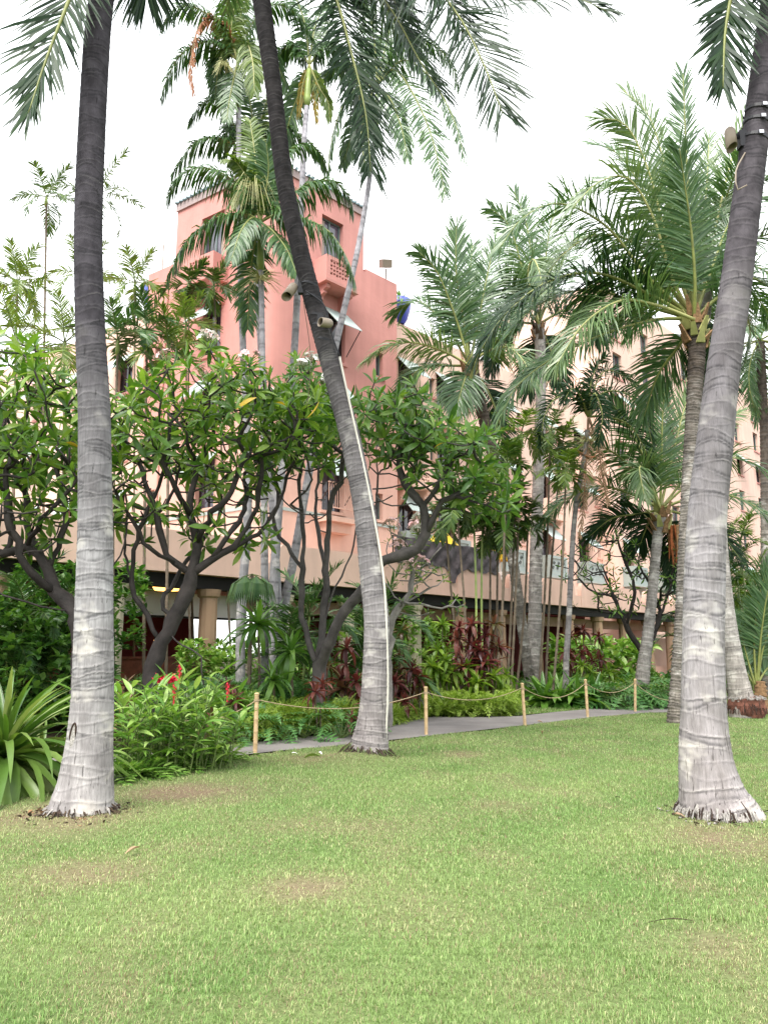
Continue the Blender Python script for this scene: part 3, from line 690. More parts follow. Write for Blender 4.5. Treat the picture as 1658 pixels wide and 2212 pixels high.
def dryness(x, y):
    d = 0.24 * wob(x, y, 1.6, 3) + 0.22 * wob(x, y, .5, 4) + .08
    for cx, cy_, rx, ry, k in DRYW:
        q = ((x - cx) / rx) ** 2 + ((y - cy_) / ry) ** 2
        d = np.maximum(d, k * np.exp(-q * 1.1) * (1.05 + .35 * wob(x, y, .35, 6)))
    return np.clip(d, 0, 1)
def poly_sheet(name, poly, z, mat, kind='structure'):
    import bmesh
    bm = bmesh.new(); vs = [bm.verts.new((x, y, z)) for x, y in poly]; f = bm.faces.new(vs)
    bmesh.ops.triangulate(bm, faces=[f]); me = bpy.data.meshes.new(name); bm.to_mesh(me); bm.free(); setmats(me, mat)
    return tag(link(name, me), kind=kind)
m, t, o = new_mat('soil')
p = N(t, 'ShaderNodeBsdfPrincipled', Roughness=1.0); p.inputs['Specular IOR Level'].default_value = 0.05
t.links.new(ramp(t, noise(t, 3, 6), [(0.3, (0.02, 0.016, 0.01)), (0.7, (0.06, 0.045, 0.03))]), p.inputs['Base Color']); t.links.new(p.outputs[0], o.inputs[0])
M['soil'] = m
m, t, o = new_mat('path_concrete')
p = N(t, 'ShaderNodeBsdfPrincipled', Roughness=0.95); p.inputs['Specular IOR Level'].default_value = 0.15
c = ramp(t, noise(t, 0.9, 6), [(0.3, (0.17, 0.155, 0.15)), (0.7, (0.255, 0.235, 0.225))])
c = mix(t, 0.5, c, ramp(t, noise(t, 60, 3), [(0.3, (0.7,) * 3), (0.7, (1.2,) * 3)]), 'MULTIPLY')
t.links.new(c, p.inputs['Base Color']); t.links.new(p.outputs[0], o.inputs[0]); M['path'] = m
m, t, o = new_mat('lawn_thatch')
p = N(t, 'ShaderNodeBsdfPrincipled', Roughness=1.0); p.inputs['Specular IOR Level'].default_value = 0.05
c = N(t, 'ShaderNodeAttribute', attribute_name='tone').outputs['Color']
c = mix(t, 0.8, c, ramp(t, noise(t, 30, 6, rough=.7), [(0.3, (0.55,) * 3), (0.7, (1.4,) * 3)]), 'MULTIPLY')
t.links.new(c, p.inputs['Base Color']); t.links.new(p.outputs[0], o.inputs[0]); M['thatch'] = m
m, t, o = new_mat('grass_blade')
c = N(t, 'ShaderNodeAttribute', attribute_name='tone').outputs['Color']
p = N(t, 'ShaderNodeBsdfPrincipled', Roughness=0.55); p.inputs['Specular IOR Level'].default_value = 0.25
t.links.new(c, p.inputs['Base Color']); tr = N(t, 'ShaderNodeBsdfTranslucent'); t.links.new(mix(t, 1.0, c, (1.15, 1.2, .8), 'MULTIPLY'), tr.inputs['Color'])
ms = N(t, 'ShaderNodeMixShader'); ms.inputs[0].default_value = .3
t.links.new(p.outputs[0], ms.inputs[1]); t.links.new(tr.outputs[0], ms.inputs[2]); t.links.new(ms.outputs[0], o.inputs[0]); M['blade'] = m
def tone_cols(x, y, rs=None):
    d = dryness(x, y)[:, None]; g2 = (0.5 + 0.5 * np.clip(wob(x, y, 2.8, 11), -1, 1))[:, None]
    green = (1 - g2) * np.array([0.18, 0.295, 0.09]) + g2 * np.array([0.28, 0.37, 0.14])
    straw = np.array([0.42, 0.42, 0.22])
    if rs is not None:
        pick = (rs.rand(len(x))[:, None] < (0.13 + 0.8 * d)); br = rs.uniform(.58, 1.32, (len(x), 1))
        straw = np.where(rs.rand(len(x), 1) < .3, np.array([0.26, 0.18, 0.12]), straw)
        return np.where(pick, straw, green) * br
    return green * (1 - d) + np.array([0.36, 0.27, 0.18]) * d
# ground out to the horizon, lawn as a fine sheet
tag(MB().add([(-900, -300, -.02), (900, -300, -.02), (900, 1500, -.02), (-900, 1500, -.02)], [(0, 1, 2, 3)]).build('ground', M['soil']), kind='structure')
gx, gy = np.meshgrid(np.arange(-20, 24.01, .2), np.arange(-4, 25.01, .2)); fx, fy = gx.ravel(), gy.ravel()
nx_, ny_ = gx.shape[1], gx.shape[0]; idx = np.arange(len(fx)).reshape(ny_, nx_)
F = np.stack([idx[:-1, :-1], idx[:-1, 1:], idx[1:, 1:], idx[1:, :-1]], -1).reshape(-1, 4)
fc = np.stack([fx[F].mean(1), fy[F].mean(1)], 1); F = F[in_poly(lawn_poly, fc[:, 0], fc[:, 1])]
MOUNDS = [(*G(175, 1762)[:2], .55, .07), (*G(1550, 1765)[:2], .6, .05), (*G(772, 1644)[:2], .55, .15)]
def mound(x, y):
    z = .012 * wob(x, y, 2.2, 21)
    for cx, cy_, r, h in MOUNDS: z = z + h * np.exp(-((x - cx) ** 2 + (y - cy_) ** 2) / (r * r))
    return z
tag(link('lawn', np_mesh('lawn', np.stack([fx, fy, mound(fx, fy)], 1), F, [M['thatch']], True, None, {'tone': tone_cols(fx, fy) * .45})), kind='structure')  # thatch tone lowered: shade between the blades put into its colour
poly_sheet('back_lawn', back_poly, .006, M['thatch'])
me = bpy.data.objects['back_lawn'].data; a = me.attributes.new('tone', 'FLOAT_COLOR', 'POINT')
a.data.foreach_set('color', [0.1, 0.17, 0.04, 1] * len(me.vertices))
poly_sheet('path', path_poly, .004, M['path'])
def blades(seed, y0, y1, dens, hgt, wid, poly, segs=2, zf=mound, xlim=None):
    rs = np.random.RandomState(seed); ar = 0
    wmax = y1 * .56 + 1.0; n = int(dens * 2 * wmax * (y1 - y0))
    y = rs.uniform(y0, y1, n); x = rs.uniform(-wmax, wmax, n)
    k = np.abs(x) < y * .56 + .6; x, y = x[k], y[k]; k = in_poly(poly, x, y); x, y = x[k], y[k]
    d = dryness(x, y); k = rs.rand(len(x)) < 1 - .6 * d; x, y, d = x[k], y[k], d[k]
    for cx, cy_, r, h in MOUNDS:
        k = (x - cx) ** 2 + (y - cy_) ** 2 > .19 ** 2; x, y, d = x[k], y[k], d[k]
    n = len(x); az = rs.uniform(0, 6.28, n); lean = rs.uniform(.25, 1.25, n) + .25 * d; h = hgt * rs.uniform(.55, 1.25, n) * (1 - .35 * d) * np.clip(1 + .25 * wob(x, y, 1.1, 31) + .45 * wob(x, y, .16, 33), .3, 2); w = wid * rs.uniform(.7, 1.3, n)
    dx, dy = np.cos(az), np.sin(az); px, py = -dy, dx; z = zf(x, y) - .004 if zf else np.full(n, .004)
    tn = tone_cols(x, y, rs)
    B = np.stack([x, y, z], 1); side = np.stack([px, py, np.zeros(n)], 1) * w[:, None] * .5
    fwd = np.stack([dx, dy, np.zeros(n)], 1)
    mid = B + fwd * (np.sin(lean * .5) * h * .55)[:, None] + np.array([0, 0, 1]) * (np.cos(lean * .5) * h * .55)[:, None]
    tip = mid + fwd * (np.sin(lean * 1.25) * h * .5)[:, None] + np.array([0, 0, 1]) * (np.cos(lean * 1.25) * h * .5)[:, None]
    if segs == 2:
        V = np.stack([B - side, B + side, mid + side * .8, mid - side * .8, tip], 1).reshape(-1, 3); b = np.arange(n)[:, None] * 5
        F = np.concatenate([b + np.array([0, 1, 2]), b + np.array([0, 2, 3]), b + np.array([3, 2, 4])]); T = np.repeat(tn, 5, 0)
    else:
        V = np.stack([B - side, B + side, tip], 1).reshape(-1, 3); b = np.arange(n)[:, None] * 3; F = b + np.array([0, 1, 2]); T = np.repeat(tn, 3, 0)
    return V, F, T
parts = [blades(1, 2.3, 4.6, 12500, .029, .0032, lawn_poly, 2), blades(2, 4.6, 8, 5200, .032, .0046, lawn_poly, 2), blades(3, 8, 13, 3200, .038, .0075, lawn_poly, 1), blades(4, 13, 25, 1100, .042, .012, lawn_poly, 1), blades(5, 19, 33, 400, .05, .022, back_poly, 1, None)]
off = 0; Vs, Fs, Ts = [], [], []
for V, F, T in parts: Vs.append(V); Fs.append(F + off); Ts.append(T); off += len(V)
tag(link('grass', np_mesh('grass', np.concatenate(Vs), np.concatenate(Fs), [M['blade']], False, None, {'tone': np.concatenate(Ts)})), 'short green turf with straw coloured dry patches on the lawn', 'grass', kind='stuff')
# ------------------------------------------------------------------ hotel
T0 = Vector((-4.63, 28.965, 0))
def frame(d, n): d = Vector(d).normalized(); n = Vector(n).normalized(); return Matrix(((d.x, n.x, 0, T0.x), (d.y, n.y, 0, T0.y), (0, 0, 1, 0), (0, 0, 0, 1)))
FR = frame((.695, .72, 0), (.72, -.695, 0)); FL = frame((-.819, .574, 0), (-.574, -.819, 0))
hotel = thing('hotel_building', 'pink stucco hotel with a square tower, tiled eaves, awnings and small balconies', 'hotel', (0, 0, 0))
def wall(name, Fm, s0, s1, z0, z1, n, ops, mat, back=0.3):
    mb = MB(); S = sorted({s0, s1} | {q for o_ in ops for q in o_[:2]}); Z = sorted({z0, z1} | {q for o_ in ops for q in o_[2:]})
    pt = lambda s, q, z: Fm @ Vector((s, q, z))
    for a, b in zip(S, S[1:]):
        for c, d in zip(Z, Z[1:]):
            if any(o_[0] <= (a + b) / 2 <= o_[1] and o_[2] <= (c + d) / 2 <= o_[3] for o_ in ops): continue
            mb.add([pt(a, n, c), pt(b, n, c), pt(b, n, d), pt(a, n, d)], [(0, 1, 2, 3)])
    for a, b, c, d in ops:
        q = n - back
        mb.add([pt(a, n, c), pt(b, n, c), pt(b, n, d), pt(a, n, d), pt(a, q, c), pt(b, q, c), pt(b, q, d), pt(a, q, d)], [(0, 1, 5, 4), (1, 2, 6, 5), (2, 3, 7, 6), (3, 0, 4, 7)])
    return mb.build(name, mat, hotel)
def window(Fm, op, n, back=0.3, dark=False, mull=1, sill=True):
    a, b, c, d = op; q = n - back; mb = MB(); fw = .07
    mb.box((a, q, c), (a + fw, q + .08, d), 0, Fm).box((b - fw, q, c), (b, q + .08, d), 0, Fm).box((a + fw, q, d - fw), (b - fw, q + .08, d), 0, Fm).box((a + fw, q, c), (b - fw, q + .08, c + fw), 0, Fm)
    for i in range(mull):
        x = a + (b - a) * (i + 1) / (mull + 1); mb.box((x - .03, q + .005, c + fw), (x + .03, q + .07, d - fw), 0, Fm)
    if (d - c) > 1.3 and not dark: mb.box((a + fw, q + .008, c + (d - c) * .35), (b - fw, q + .06, c + (d - c) * .35 + .05), 0, Fm)
    w = mb.build('window', M['dkwood'] if dark else M['teal_dk'], hotel)
    MB().box((a + .02, q - .02, c + .02), (b - .02, q + .02, d - .02), 0, Fm).build('pane', M['glass'], w)
    if not dark and (b - a) > .9: MB().box((a + .09, q + .022, c + .1), (a + (b - a) * .3, q + .03, d - .1), 0, Fm).build('curtain', M['curtain'], w)
    if sill: MB().box((a - .1, n + .003, c - .12), (b + .1, n + .08, c - .002), 0, Fm).build('sill', M['pink'], w)
def awning(Fm, op, n, out=.95, drop=1.0):
    a, b, c, d = op; mb = MB(); zt = d + .02; A, B = a - .12, b + .12
    pt = lambda s, q, z: Fm @ Vector((s, n + q, z))
    vs = [pt(A, .02, zt), pt(B, .02, zt), pt(B, out, zt - drop), pt(A, out, zt - drop)]
    vs += [v + Vector((0, 0, -.035)) for v in vs]
    mb.add(vs, [(0, 1, 2, 3), (7, 6, 5, 4), (0, 4, 5, 1), (1, 5, 6, 2), (2, 6, 7, 3), (3, 7, 4, 0)])
    w = mb.build('awning', M['teal'], hotel); sb = MB()
    for s in (A + .06, B - .06): sb.tube([pt(s, .02, c + (d - c) * .15), pt(s, out - .04, zt - drop)], .022, 5)
    sb.build('strut', M['dkwood'], w)
def balcony(Fm, s0, s1, z0, z1, n, out=.85, mat=None, scroll=False):
    mat = mat or M['pink']; mb = MB(); th = .1
    mb.box((s0 - .08, n, z0 - .14), (s1 + .08, n + out + .08, z0), 0, Fm)
    mb.box((s0, n, z0), (s0 + th, n + out, z1), 0, Fm).box((s1 - th, n, z0), (s1, n + out, z1), 0, Fm)
    g0, g1, h0, h1 = s0 + .22, s1 - .22, z0 + .22, z1 - .16
    mb.box((s0 + th, n + out - th, z0), (g0, n + out, z1), 0, Fm).box((g1, n + out - th, z0), (s1 - th, n + out, z1), 0, Fm)
    mb.box((g0, n + out - th, z0), (g1, n + out, h0), 0, Fm).box((g0, n + out - th, h1), (g1, n + out, z1), 0, Fm)
    mb.box((s0 + th, n + out - th - .02, z0 + .01), (s1 - th, n + out - th, z1 - .02), 1, Fm)
    b = mb.build('balcony', [mat, M['parapet'] if not scroll else M['iron']], hotel)
    g = MB()
    if scroll:
        g.box((g0, n + out - .09, h0), (g1, n + out - .06, h1), 1, Fm)
        k = max(2, int((g1 - g0) / .42)); wd = (g1 - g0) / k
        for i in range(k):
            cx, cz = g0 + wd * (i + .5), (h0 + h1) / 2; hh = (h1 - h0) * .42
            for sgn in (1, -1):
                ps = []
                for j in range(13):
                    a_ = j / 12 * 8.2; r_ = (1 - j / 15) * hh * .62
                    ps.append(Fm @ Vector((cx + sgn * (wd * .12 + r_ * .75 * math.cos(a_) * .8), n + out - .04, cz + sgn * (hh * .35) + r_ * math.sin(a_) * .6 * sgn)))
                g.tube(ps, .017, 4, 0, ref=Vector((0, 0, 1)))
        g.build('scrollwork', [M['iron'], mat], b)
    else:
        nx = max(3, int((g1 - g0) / .15)); nz = max(3, int((h1 - h0) / .15)); dx, dz = (g1 - g0) / nx, (h1 - h0) / nz
        for i in range(nx + 1): g.box((g0 + dx * i - .022, n + out - .085, h0), (g0 + dx * i + .022, n + out - .012, h1), 0, Fm)
        for j in range(nz + 1): g.box((g0, n + out - .08, h0 + dz * j - .028), (g1, n + out - .018, h0 + dz * j + .028), 0, Fm)
        for i in range(nx):
            for j in range(nz):
                x, z = g0 + dx * (i + .5), h0 + dz * (j + .5); s = .3 if (i + j) % 2 else -.3
                g.add([Fm @ Vector(v) for v in ((x - dx * .5, n + out - .03, z - dz * s * 1.2), (x, n + out - .03, z + dz * .1 - dz * s * .2), (x + dx * .5, n + out - .03, z - dz * s * 1.2), (x, n + out - .03, z - dz * .42 * (1 if s > 0 else -1)))], [(0, 1, 2, 3)])
        g.build('grille', [mat], b)
    for s in (s0 + .12, s1 - .3):
        cb = MB(); prof = [(0, -.15), (out * .9, -.15), (out * .88, -.32), (out * .62, -.38), (out * .66, -.5), (out * .4, -.58), (out * .42, -.74), (out * .16, -.95), (0, -1.0)]
        va = [Fm @ Vector((s, n + q, z0 + z)) for q, z in prof]; vb = [Fm @ Vector((s + .18, n + q, z0 + z)) for q, z in prof]; k = len(prof)
        cb.add(va + vb, [tuple(range(k)), tuple(range(2 * k - 1, k - 1, -1))] + [(i, i + 1, k + i + 1, k + i) for i in range(k - 1)]).build('corbel', [mat], b)
    return b
SILLS = [7.45, 10.75, 14.1]
# tower
opR = [(2.75, 4.02, 17.4, 20.72)] + [(2.98, 4.2, z, z + 2.3) for z in SILLS] + [(6.12, 6.6, z, z + 1.2) for z in SILLS]
opL = [(2.8, 4.25, 17.4, 20.72)] + [(2.78, 3.9, z, z + 2.3) for z in SILLS] + [(6.5, 7.0, z, z + 1.2) for z in SILLS]
wall('wall', FR, .8, 5.3, 4.0, 22.0, 0, [q for q in opR if q[0] < 5], M['pink']); wall('wall', FR, 5.3, 7.55, 4.0, 18.95, 0, [q for q in opR if q[0] > 5], M['pink'])
wall('wall', FL, .8, 5.95, 4.0, 22.0, 0, [q for q in opL if q[0] < 5], M['pink']); wall('wall', FL, 5.95, 7.8, 4.0, 18.95, 0, [q for q in opL if q[0] > 5], M['pink'])
cmb = MB(); cp = []
for i in range(9):
    k = i / 8; a_, b_, c_ = FL @ Vector((.8, 0, 0)), FL @ Vector((0, 0, 0)), FR @ Vector((.8, 0, 0))
    cp.append(a_ * (1 - k) ** 2 + b_ * 2 * k * (1 - k) + c_ * k * k)
cmb.add([c_ + Vector((0, 0, z)) for c_ in cp for z in (4.0, 22.0)], [(2 * i, 2 * i + 2, 2 * i + 3, 2 * i + 1) for i in range(8)])
cmb.build('corner_wall', M['pink'], hotel, smooth=True)
mb = MB()                                                   # hidden backs, flat roofs and the stepped shoulders
rb = lambda s, n, z: FR @ Vector((s, n, z)); lb = lambda s, n, z: FL @ Vector((s, n, z))
far = (rb(5.3, 0, 0) + lb(5.95, 0, 0) - T0); far.z = 0
def up(v, z): return Vector((v.x, v.y, z))
for e, z0, z1 in ((rb(5.3, 0, 0), 17, 22.0), (lb(5.95, 0, 0), 17, 22.0)):
    mb.add([up(e, z0), up(far, z0), up(far, z1), up(e, z1)], [(0, 1, 2, 3)])
mb.add([up(rb(5.3, 0, 0), 18.7), up(rb(7.55, 0, 0), 18.7), up(rb(7.55, -8, 0), 18.7), up(rb(5.3, -8, 0), 18.7)], [(0, 1, 2, 3)])
mb.add([up(lb(5.95, 0, 0), 18.7), up(lb(7.8, 0, 0), 18.7), up(lb(7.8, -8, 0), 18.7), up(lb(5.95, -8, 0), 18.7)], [(0, 1, 2, 3)])
mb.add([up(rb(7.55, 0, 0), 4), up(rb(7.55, -8, 0), 4), up(rb(7.55, -8, 0), 18.95), up(rb(7.55, 0, 0), 18.95)], [(0, 1, 2, 3)])
mb.add([up(lb(7.8, 0, 0), 4), up(lb(7.8, -8, 0), 4), up(lb(7.8, -8, 0), 18.95), up(lb(7.8, 0, 0), 18.95)], [(0, 1, 2, 3)])
mb.box((5.45, -.32, 18.8), (7.548, -.003, 19.12), 0, FR).box((6.1, -.32, 18.8), (7.798, -.003, 19.12), 0, FL)
mb.build('rear_wall', M['pink'], hotel)
fa = MB()
fa.box((.2, .003, 21.66), (5.33, .08, 22.02), 0, FR).box((.2, .003, 21.66), (5.98, .08, 22.025), 0, FL)
fa.build('fascia', M['fascia'], hotel)
rf = MB(); e1, e2, e0 = rb(5.36, .1, 0), lb(6.0, .1, 0), T0 + Vector((.05, -1.0, 0)) * .12
ap = up((e1 + e2) / 2 + Vector((0, 1, 0)), 23.2); fz = far + Vector((0, .5, 0))
rf.add([up(e0, 22.03), up(e1, 22.03), up(fz, 22.03), up(e2, 22.03), ap], [(0, 1, 4), (1, 2, 4), (2, 3, 4), (3, 0, 4)]); roof = rf.build('roof', M['tile'], hotel)
tl = MB()
for a_, b_ in ((e0, e1), (e0, e2)):
    n_ = 24
    for i in range(n_):
        p_ = up(a_.lerp(b_, (i + .5) / n_), 22.06); dn = (ap - p_); dn.normalize(); tl.tube([p_ - dn * .12, p_ + dn * .9], .065, 7)
tl.build('roof_tile', M['tile'], roof)['kind'] = 'stuff'
for Fm, ops in ((FR, opR), (FL, opL)):
    for op in ops:
        pass
        nar = op[1] - op[0] < .8; window(Fm, op, 0, dark=not nar and op[2] < 17, sill=op[2] < 17)
        if not nar and op[2] < 17: awning(Fm, op, 0)
balcony(FR, 2.3, 4.05, 17.2, 18.3, 0); balcony(FL, 2.45, 4.15, 17.2, 18.25, 0)
tb = MB(); tb.box((.85, .003, 7.15), (7.5, .05, 7.28), 0, FR).box((.85, .003, 7.15), (7.7, .05, 7.28), 0, FL); tb.build('string_course', M['teal'], hotel)
ib = MB()
for i in range(13): ib.box((2.8 + i * .12, .62, 7.5), (2.82 + i * .12, .64, 8.5), 0, FR)
ib.box((2.78, .6, 8.5), (4.28, .66, 8.54), 0, FR).box((2.78, .6, 7.46), (4.28, .66, 7.5), 0, FR); ib.build('balcony_railing', M['parapet'], hotel)
MB().box((2.7, .003, 6.9), (4.35, .75, 7.1), 0, FR).box((2.9, .003, 6.5), (4.2, .5, 6.898), 0, FR).build('balcony_slab', M['parapet'], hotel)
# right wing and the taller block beyond, left wing
cols = [8.9, 11.75, 16.6, 20.85, 25.2]; WN = -.6
ops = [(s - .6, s + .6, z, z + 1.9) for s in cols for z in (7.2, 10.55, 13.9)] + [(s + 1.7, s + 2.1, z + .5, z + 1.5) for s in cols for z in (7.2, 10.55, 13.9)]
wall('wing_wall', FR, 7.55, 27.4, 4.0, 17.6, WN, ops, M['peach'])
for op in ops:
    nar = op[1] - op[0] < .8; window(FR, op, WN, dark=not nar)
    if not nar: awning(FR, op, WN)
for s in cols: balcony(FR, s - .95, s + .95, 6.0, 7.15, WN, .8, M['greybox'], True)
for s in (8.9, 16.6, 20.85): balcony(FR, s - .9, s + .9, 9.4, 10.45, WN, .8, M['peach'])
for s in (11.75, 25.2): balcony(FR, s - .9, s + .9, 12.75, 13.8, WN, .8, M['peach'])
mb = MB(); mb.box((7.6, WN - 8, 17.0), (27.3, WN - .002, 17.3), 0, FR).box((7.85, WN - 8, 17.0), (38, WN - .002, 17.3), 0, FL); mb.build('wing_roof', M['peach'], hotel)
cols2 = [29.3, 33.7, 37.2, 40.6, 46, 51.3, 56]; rows2 = (7.2, 10.55, 13.9, 17.1, 20.1, 22.9)
ops = [(s - .65, s + .65, z, z + 1.8) for s in cols2 for z in rows2]
wall('far_wall', FR, 27.4, 62, 0, 26.5, .3, ops, M['peach'])
for i, op in enumerate(ops):
    window(FR, op, .3, dark=i % 3 == 0, mull=1)
    if i % 3 == 0: awning(FR, op, .3)
for s in cols2[:4]: balcony(FR, s - .95, s + .95, 6.0, 7.15, .3, .8, M['greybox'], True)
MB().add([rb(27.4, .3, 0), rb(27.4, -8, 0), rb(27.4, -8, 26.5), rb(27.4, .3, 26.5)], [(0, 1, 2, 3)]).box((27.5, -8, 25.6), (62, .298, 25.9), 0, FR).build('far_rear_wall', M['peach'], hotel)
colsL = [10, 13.4, 17, 21, 25, 29]
ops = [(s - .6, s + .6, z, z + 1.9) for s in colsL for z in (7.2, 10.55, 13.9)]
wall('left_wall', FL, 7.8, 38, 0, 17.6, WN, ops, M['peach'])
for op in ops: window(FL, op, WN, dark=True); awning(FL, op, WN)
# terrace with arcade below
TN = 4.484
notch = [-14, -8.5, -3, 1.5, 5.92, 9.44, 11.98, 15.4, 18.8, 22.2, 25.6, 29]
edges = [-22] + notch + [32]; pz0, pz1 = 3.83, 5.0
for a_, b_ in zip(edges, edges[1:]):
    A, B = (a_ + .28 if a_ != -22 else a_), (b_ - .28 if b_ != 32 else b_); prof = [(A, pz0), (B, pz0)]
    for k in range(7): q = k / 6 * math.pi / 2; prof.append((B - .0 - .22 * (1 - math.cos(q)) * 1.0, pz1 - .5 + .5 * math.sin(q)) if b_ != 32 else (B, pz1))
    for k in range(7): q = (6 - k) / 6 * math.pi / 2; prof.append((A + .22 * (1 - math.cos(q)), pz1 - .5 + .5 * math.sin(q)) if a_ != -22 else (A, pz1))
    pr = []
    for q in prof:
        if not pr or (abs(q[0] - pr[-1][0]) + abs(q[1] - pr[-1][1])) > 1e-4: pr.append(q)
    k = len(pr); va = [FR @ Vector((s, TN, z)) for s, z in pr]; vb = [FR @ Vector((s, TN - .22, z)) for s, z in pr]
    MB().add(va + vb, [tuple(range(k)), tuple(range(2 * k - 1, k - 1, -1))] + [(i, (i + 1) % k, k + (i + 1) % k, k + i) for i in range(k)]).build('parapet', M['parapet'] if b_ > 2 else M['peach'], hotel)
    if b_ != 32: MB().box((b_ - .277, TN - .2, pz0), (b_ + .277, TN - .02, pz1 - .62), 0, FR).build('parapet', M['parapet'] if b_ > 2 else M['peach'], hotel)
MB().box((-22, -9, 3.9), (.0, TN - .24, 4.2), 0, FR).box((.002, .02, 3.9), (32, TN - .24, 4.2), 0, FR).build('terrace_deck', M['parapet'], hotel)
MB().box((-22, TN - .75, 3.45), (32, TN - .3, 3.828), 0, FR).build('shadow_band', M['dark'], hotel)  # near-black band standing in for the shadow below the parapet
MB().box((-22, 2.1, 3.0), (32, 2.4, 3.45), 0, FR).build('soffit_beam', M['pink'], hotel)
MB().box((-22, -4.3, 0), (-.3, -4.0, 3.9), 0, FR).box((.3, -.25, 0), (24, -.1, 3.9), 0, FR).build('arcade_wall', M['maroon'], hotel)
MB().box((24.2, 1.9, 0), (32, 2.2, 2.6), 0, FR).box((15, 3.2, 0), (32, 3.4, .95), 0, FR).build('low_wall', M['pink'], hotel)
MB().box((-22, -9, 0), (32, TN - .1, .35), 0, FR).build('arcade_floor', M['tancol'], hotel)
def column(s, n, r, z1, mat):
    c = FR @ Vector((s, n, 0)); cb = MB(); k = 24; ps = []
    for z, q in ((.3, 1.25), (.42, 1.25), (.46, 1.0), (z1 - .25, .9), (z1 - .2, 1.12), (z1 - .1, 1.2), (z1, 1.25)):
        ps += [c + Vector((math.cos(i * 6.2832 / k) * r * q * (.96 if i % 2 else 1.0), math.sin(i * 6.2832 / k) * r * q * (.96 if i % 2 else 1.0), z)) for i in range(k)]
    cb.add(ps, [(j * k + i, j * k + (i + 1) % k, (j + 1) * k + (i + 1) % k, (j + 1) * k + i) for j in range(6) for i in range(k)]); cb.build('column', mat, hotel)
for i, s in enumerate([-18.8, -16.1, -13.4, -10.7, -7.8, -4.87, -2.1, 0.69, 4.16, 6.81, 9.6, 12.4, 15.2, 18, 20.8, 23.6, 26.4]):
    column(s, TN - .5, .29, 3.45, M['cream'] if s in (-2.1, 0.69, 4.16, -7.8) else M['tancol'])
MB().box((-8.6, 2.6, 2.72), (-2.6, 2.75, 3.42), 0, FR).build('awning_valance', M['white'], hotel)
MB().box((-8.6, 2.55, 2.66), (-2.6, 2.8, 2.717), 0, FR).build('valance_rail', M['dark'], hotel)
MB().box((-8.4, 1.6, .35), (-3.6, 2.05, 1.45), 0, FR).box((-8.5, 1.5, 1.452), (-3.5, 2.15, 1.52), 0, FR).build('bar_counter', M['counter'], hotel)
MB().box((-16, -1.5, .35), (-9.5, -1.1, 1.5), 0, FR).build('bar_counter', M['counter'], hotel)
# ------------------------------------------------------------------ foreground coconut palms
BK1 = bark_mat('bark_left', (0.18, 0.17, 0.175), (0.36, 0.35, 0.36), (0.036, 0.033, 0.038), 2.2, 5.3)  # near trunks darken upward: their backlit look put into the bark colour
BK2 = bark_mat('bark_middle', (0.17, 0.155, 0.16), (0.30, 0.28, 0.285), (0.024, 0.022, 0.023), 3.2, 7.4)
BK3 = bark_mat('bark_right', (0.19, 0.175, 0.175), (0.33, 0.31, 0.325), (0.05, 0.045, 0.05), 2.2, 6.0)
BKD = bark_mat('bark_rough', (0.10, 0.09, 0.08), (0.3, 0.27, 0.24), (0.06, 0.048, 0.04), 6, 9, ring=(.42, .4, .36))
BKM = bark_mat('bark_mid', (0.18, 0.165, 0.155), (0.40, 0.37, 0.35), (0.2, 0.18, 0.17), 6, 14, ring=(.5, .48, .45))
BKK = bark_mat('bark_king', (0.2, 0.195, 0.2), (0.33, 0.32, 0.34), (0.24, 0.23, 0.25), 5, 14, ring=(.42, .42, .44), fleck=.2)
BKS = bark_mat('bark_slim', (0.13, 0.12, 0.12), (0.28, 0.26, 0.26), (0.15, 0.14, 0.13), 4, 9, ring=(.4, .38, .36), fleck=.2)
def root_ring(root, r0, mats, seed, n=70, z=0.0, ln=.2, up=.1):
    rg = random.Random(seed); mb = MB()
    for i in range(n):
        a = rg.uniform(0, 6.28); c, s = math.cos(a), math.sin(a); q = rg.uniform(.5, 1.2)
        a2 = rg.uniform(-.12, .12); r = r0 * rg.uniform(.93, 1.05)
        p = [Vector((math.cos(a + a2) * r * .86, math.sin(a + a2) * r * .86, z + up * rg.uniform(.1, 1.15))), Vector((c * (r + ln * .28 * q), s * (r + ln * .28 * q), z + up * .35 * rg.uniform(.5, 1.2))), Vector((c * (r + ln * .5 * q) + rg.uniform(-.03, .03), s * (r + ln * .5 * q) + rg.uniform(-.03, .03), z - .03))]
        mb.tube(p, [rg.uniform(.005, .013), rg.uniform(.005, .011), .003], 4, rg.randint(0, len(mats) - 1))
    mb.build('root_mat', mats, root)['kind'] = 'stuff'
def cocopalm(label, base, px, Y, widths, mat, group='coconut palms on the lawn', name='coconut_palm', **kw):
    b = Vector(base); root = thing(name, label, 'palm tree', b, group)
    o, pts, V = palm_trunk(root, px, Y, widths, mat, **kw); return root, pts, V
def clods(root, r0, r1, h, mats, seed, n):
    rg = random.Random(seed); mb = MB()
    for i in range(n):
        a = rg.uniform(0, 6.28); r = r0 + (r1 - r0) * rg.random() ** 1.6; c = Vector((math.cos(a) * r, math.sin(a) * r, h * math.exp(-((r - r0) / .28) ** 2) + rg.uniform(-.01, .015)))
        s = rg.uniform(.012, .038); q = [c + Vector((rg.uniform(-1, 1), rg.uniform(-1, 1), rg.uniform(-.5, .6))) * s for _ in range(5)]
        mb.add(q, [(0, 1, 2), (0, 2, 3), (0, 3, 4), (0, 4, 1), (1, 4, 3, 2)], rg.randint(0, len(mats) - 1))
    mb.build('soil_clods', mats, root)['kind'] = 'stuff'
g1 = G(175, 1762)
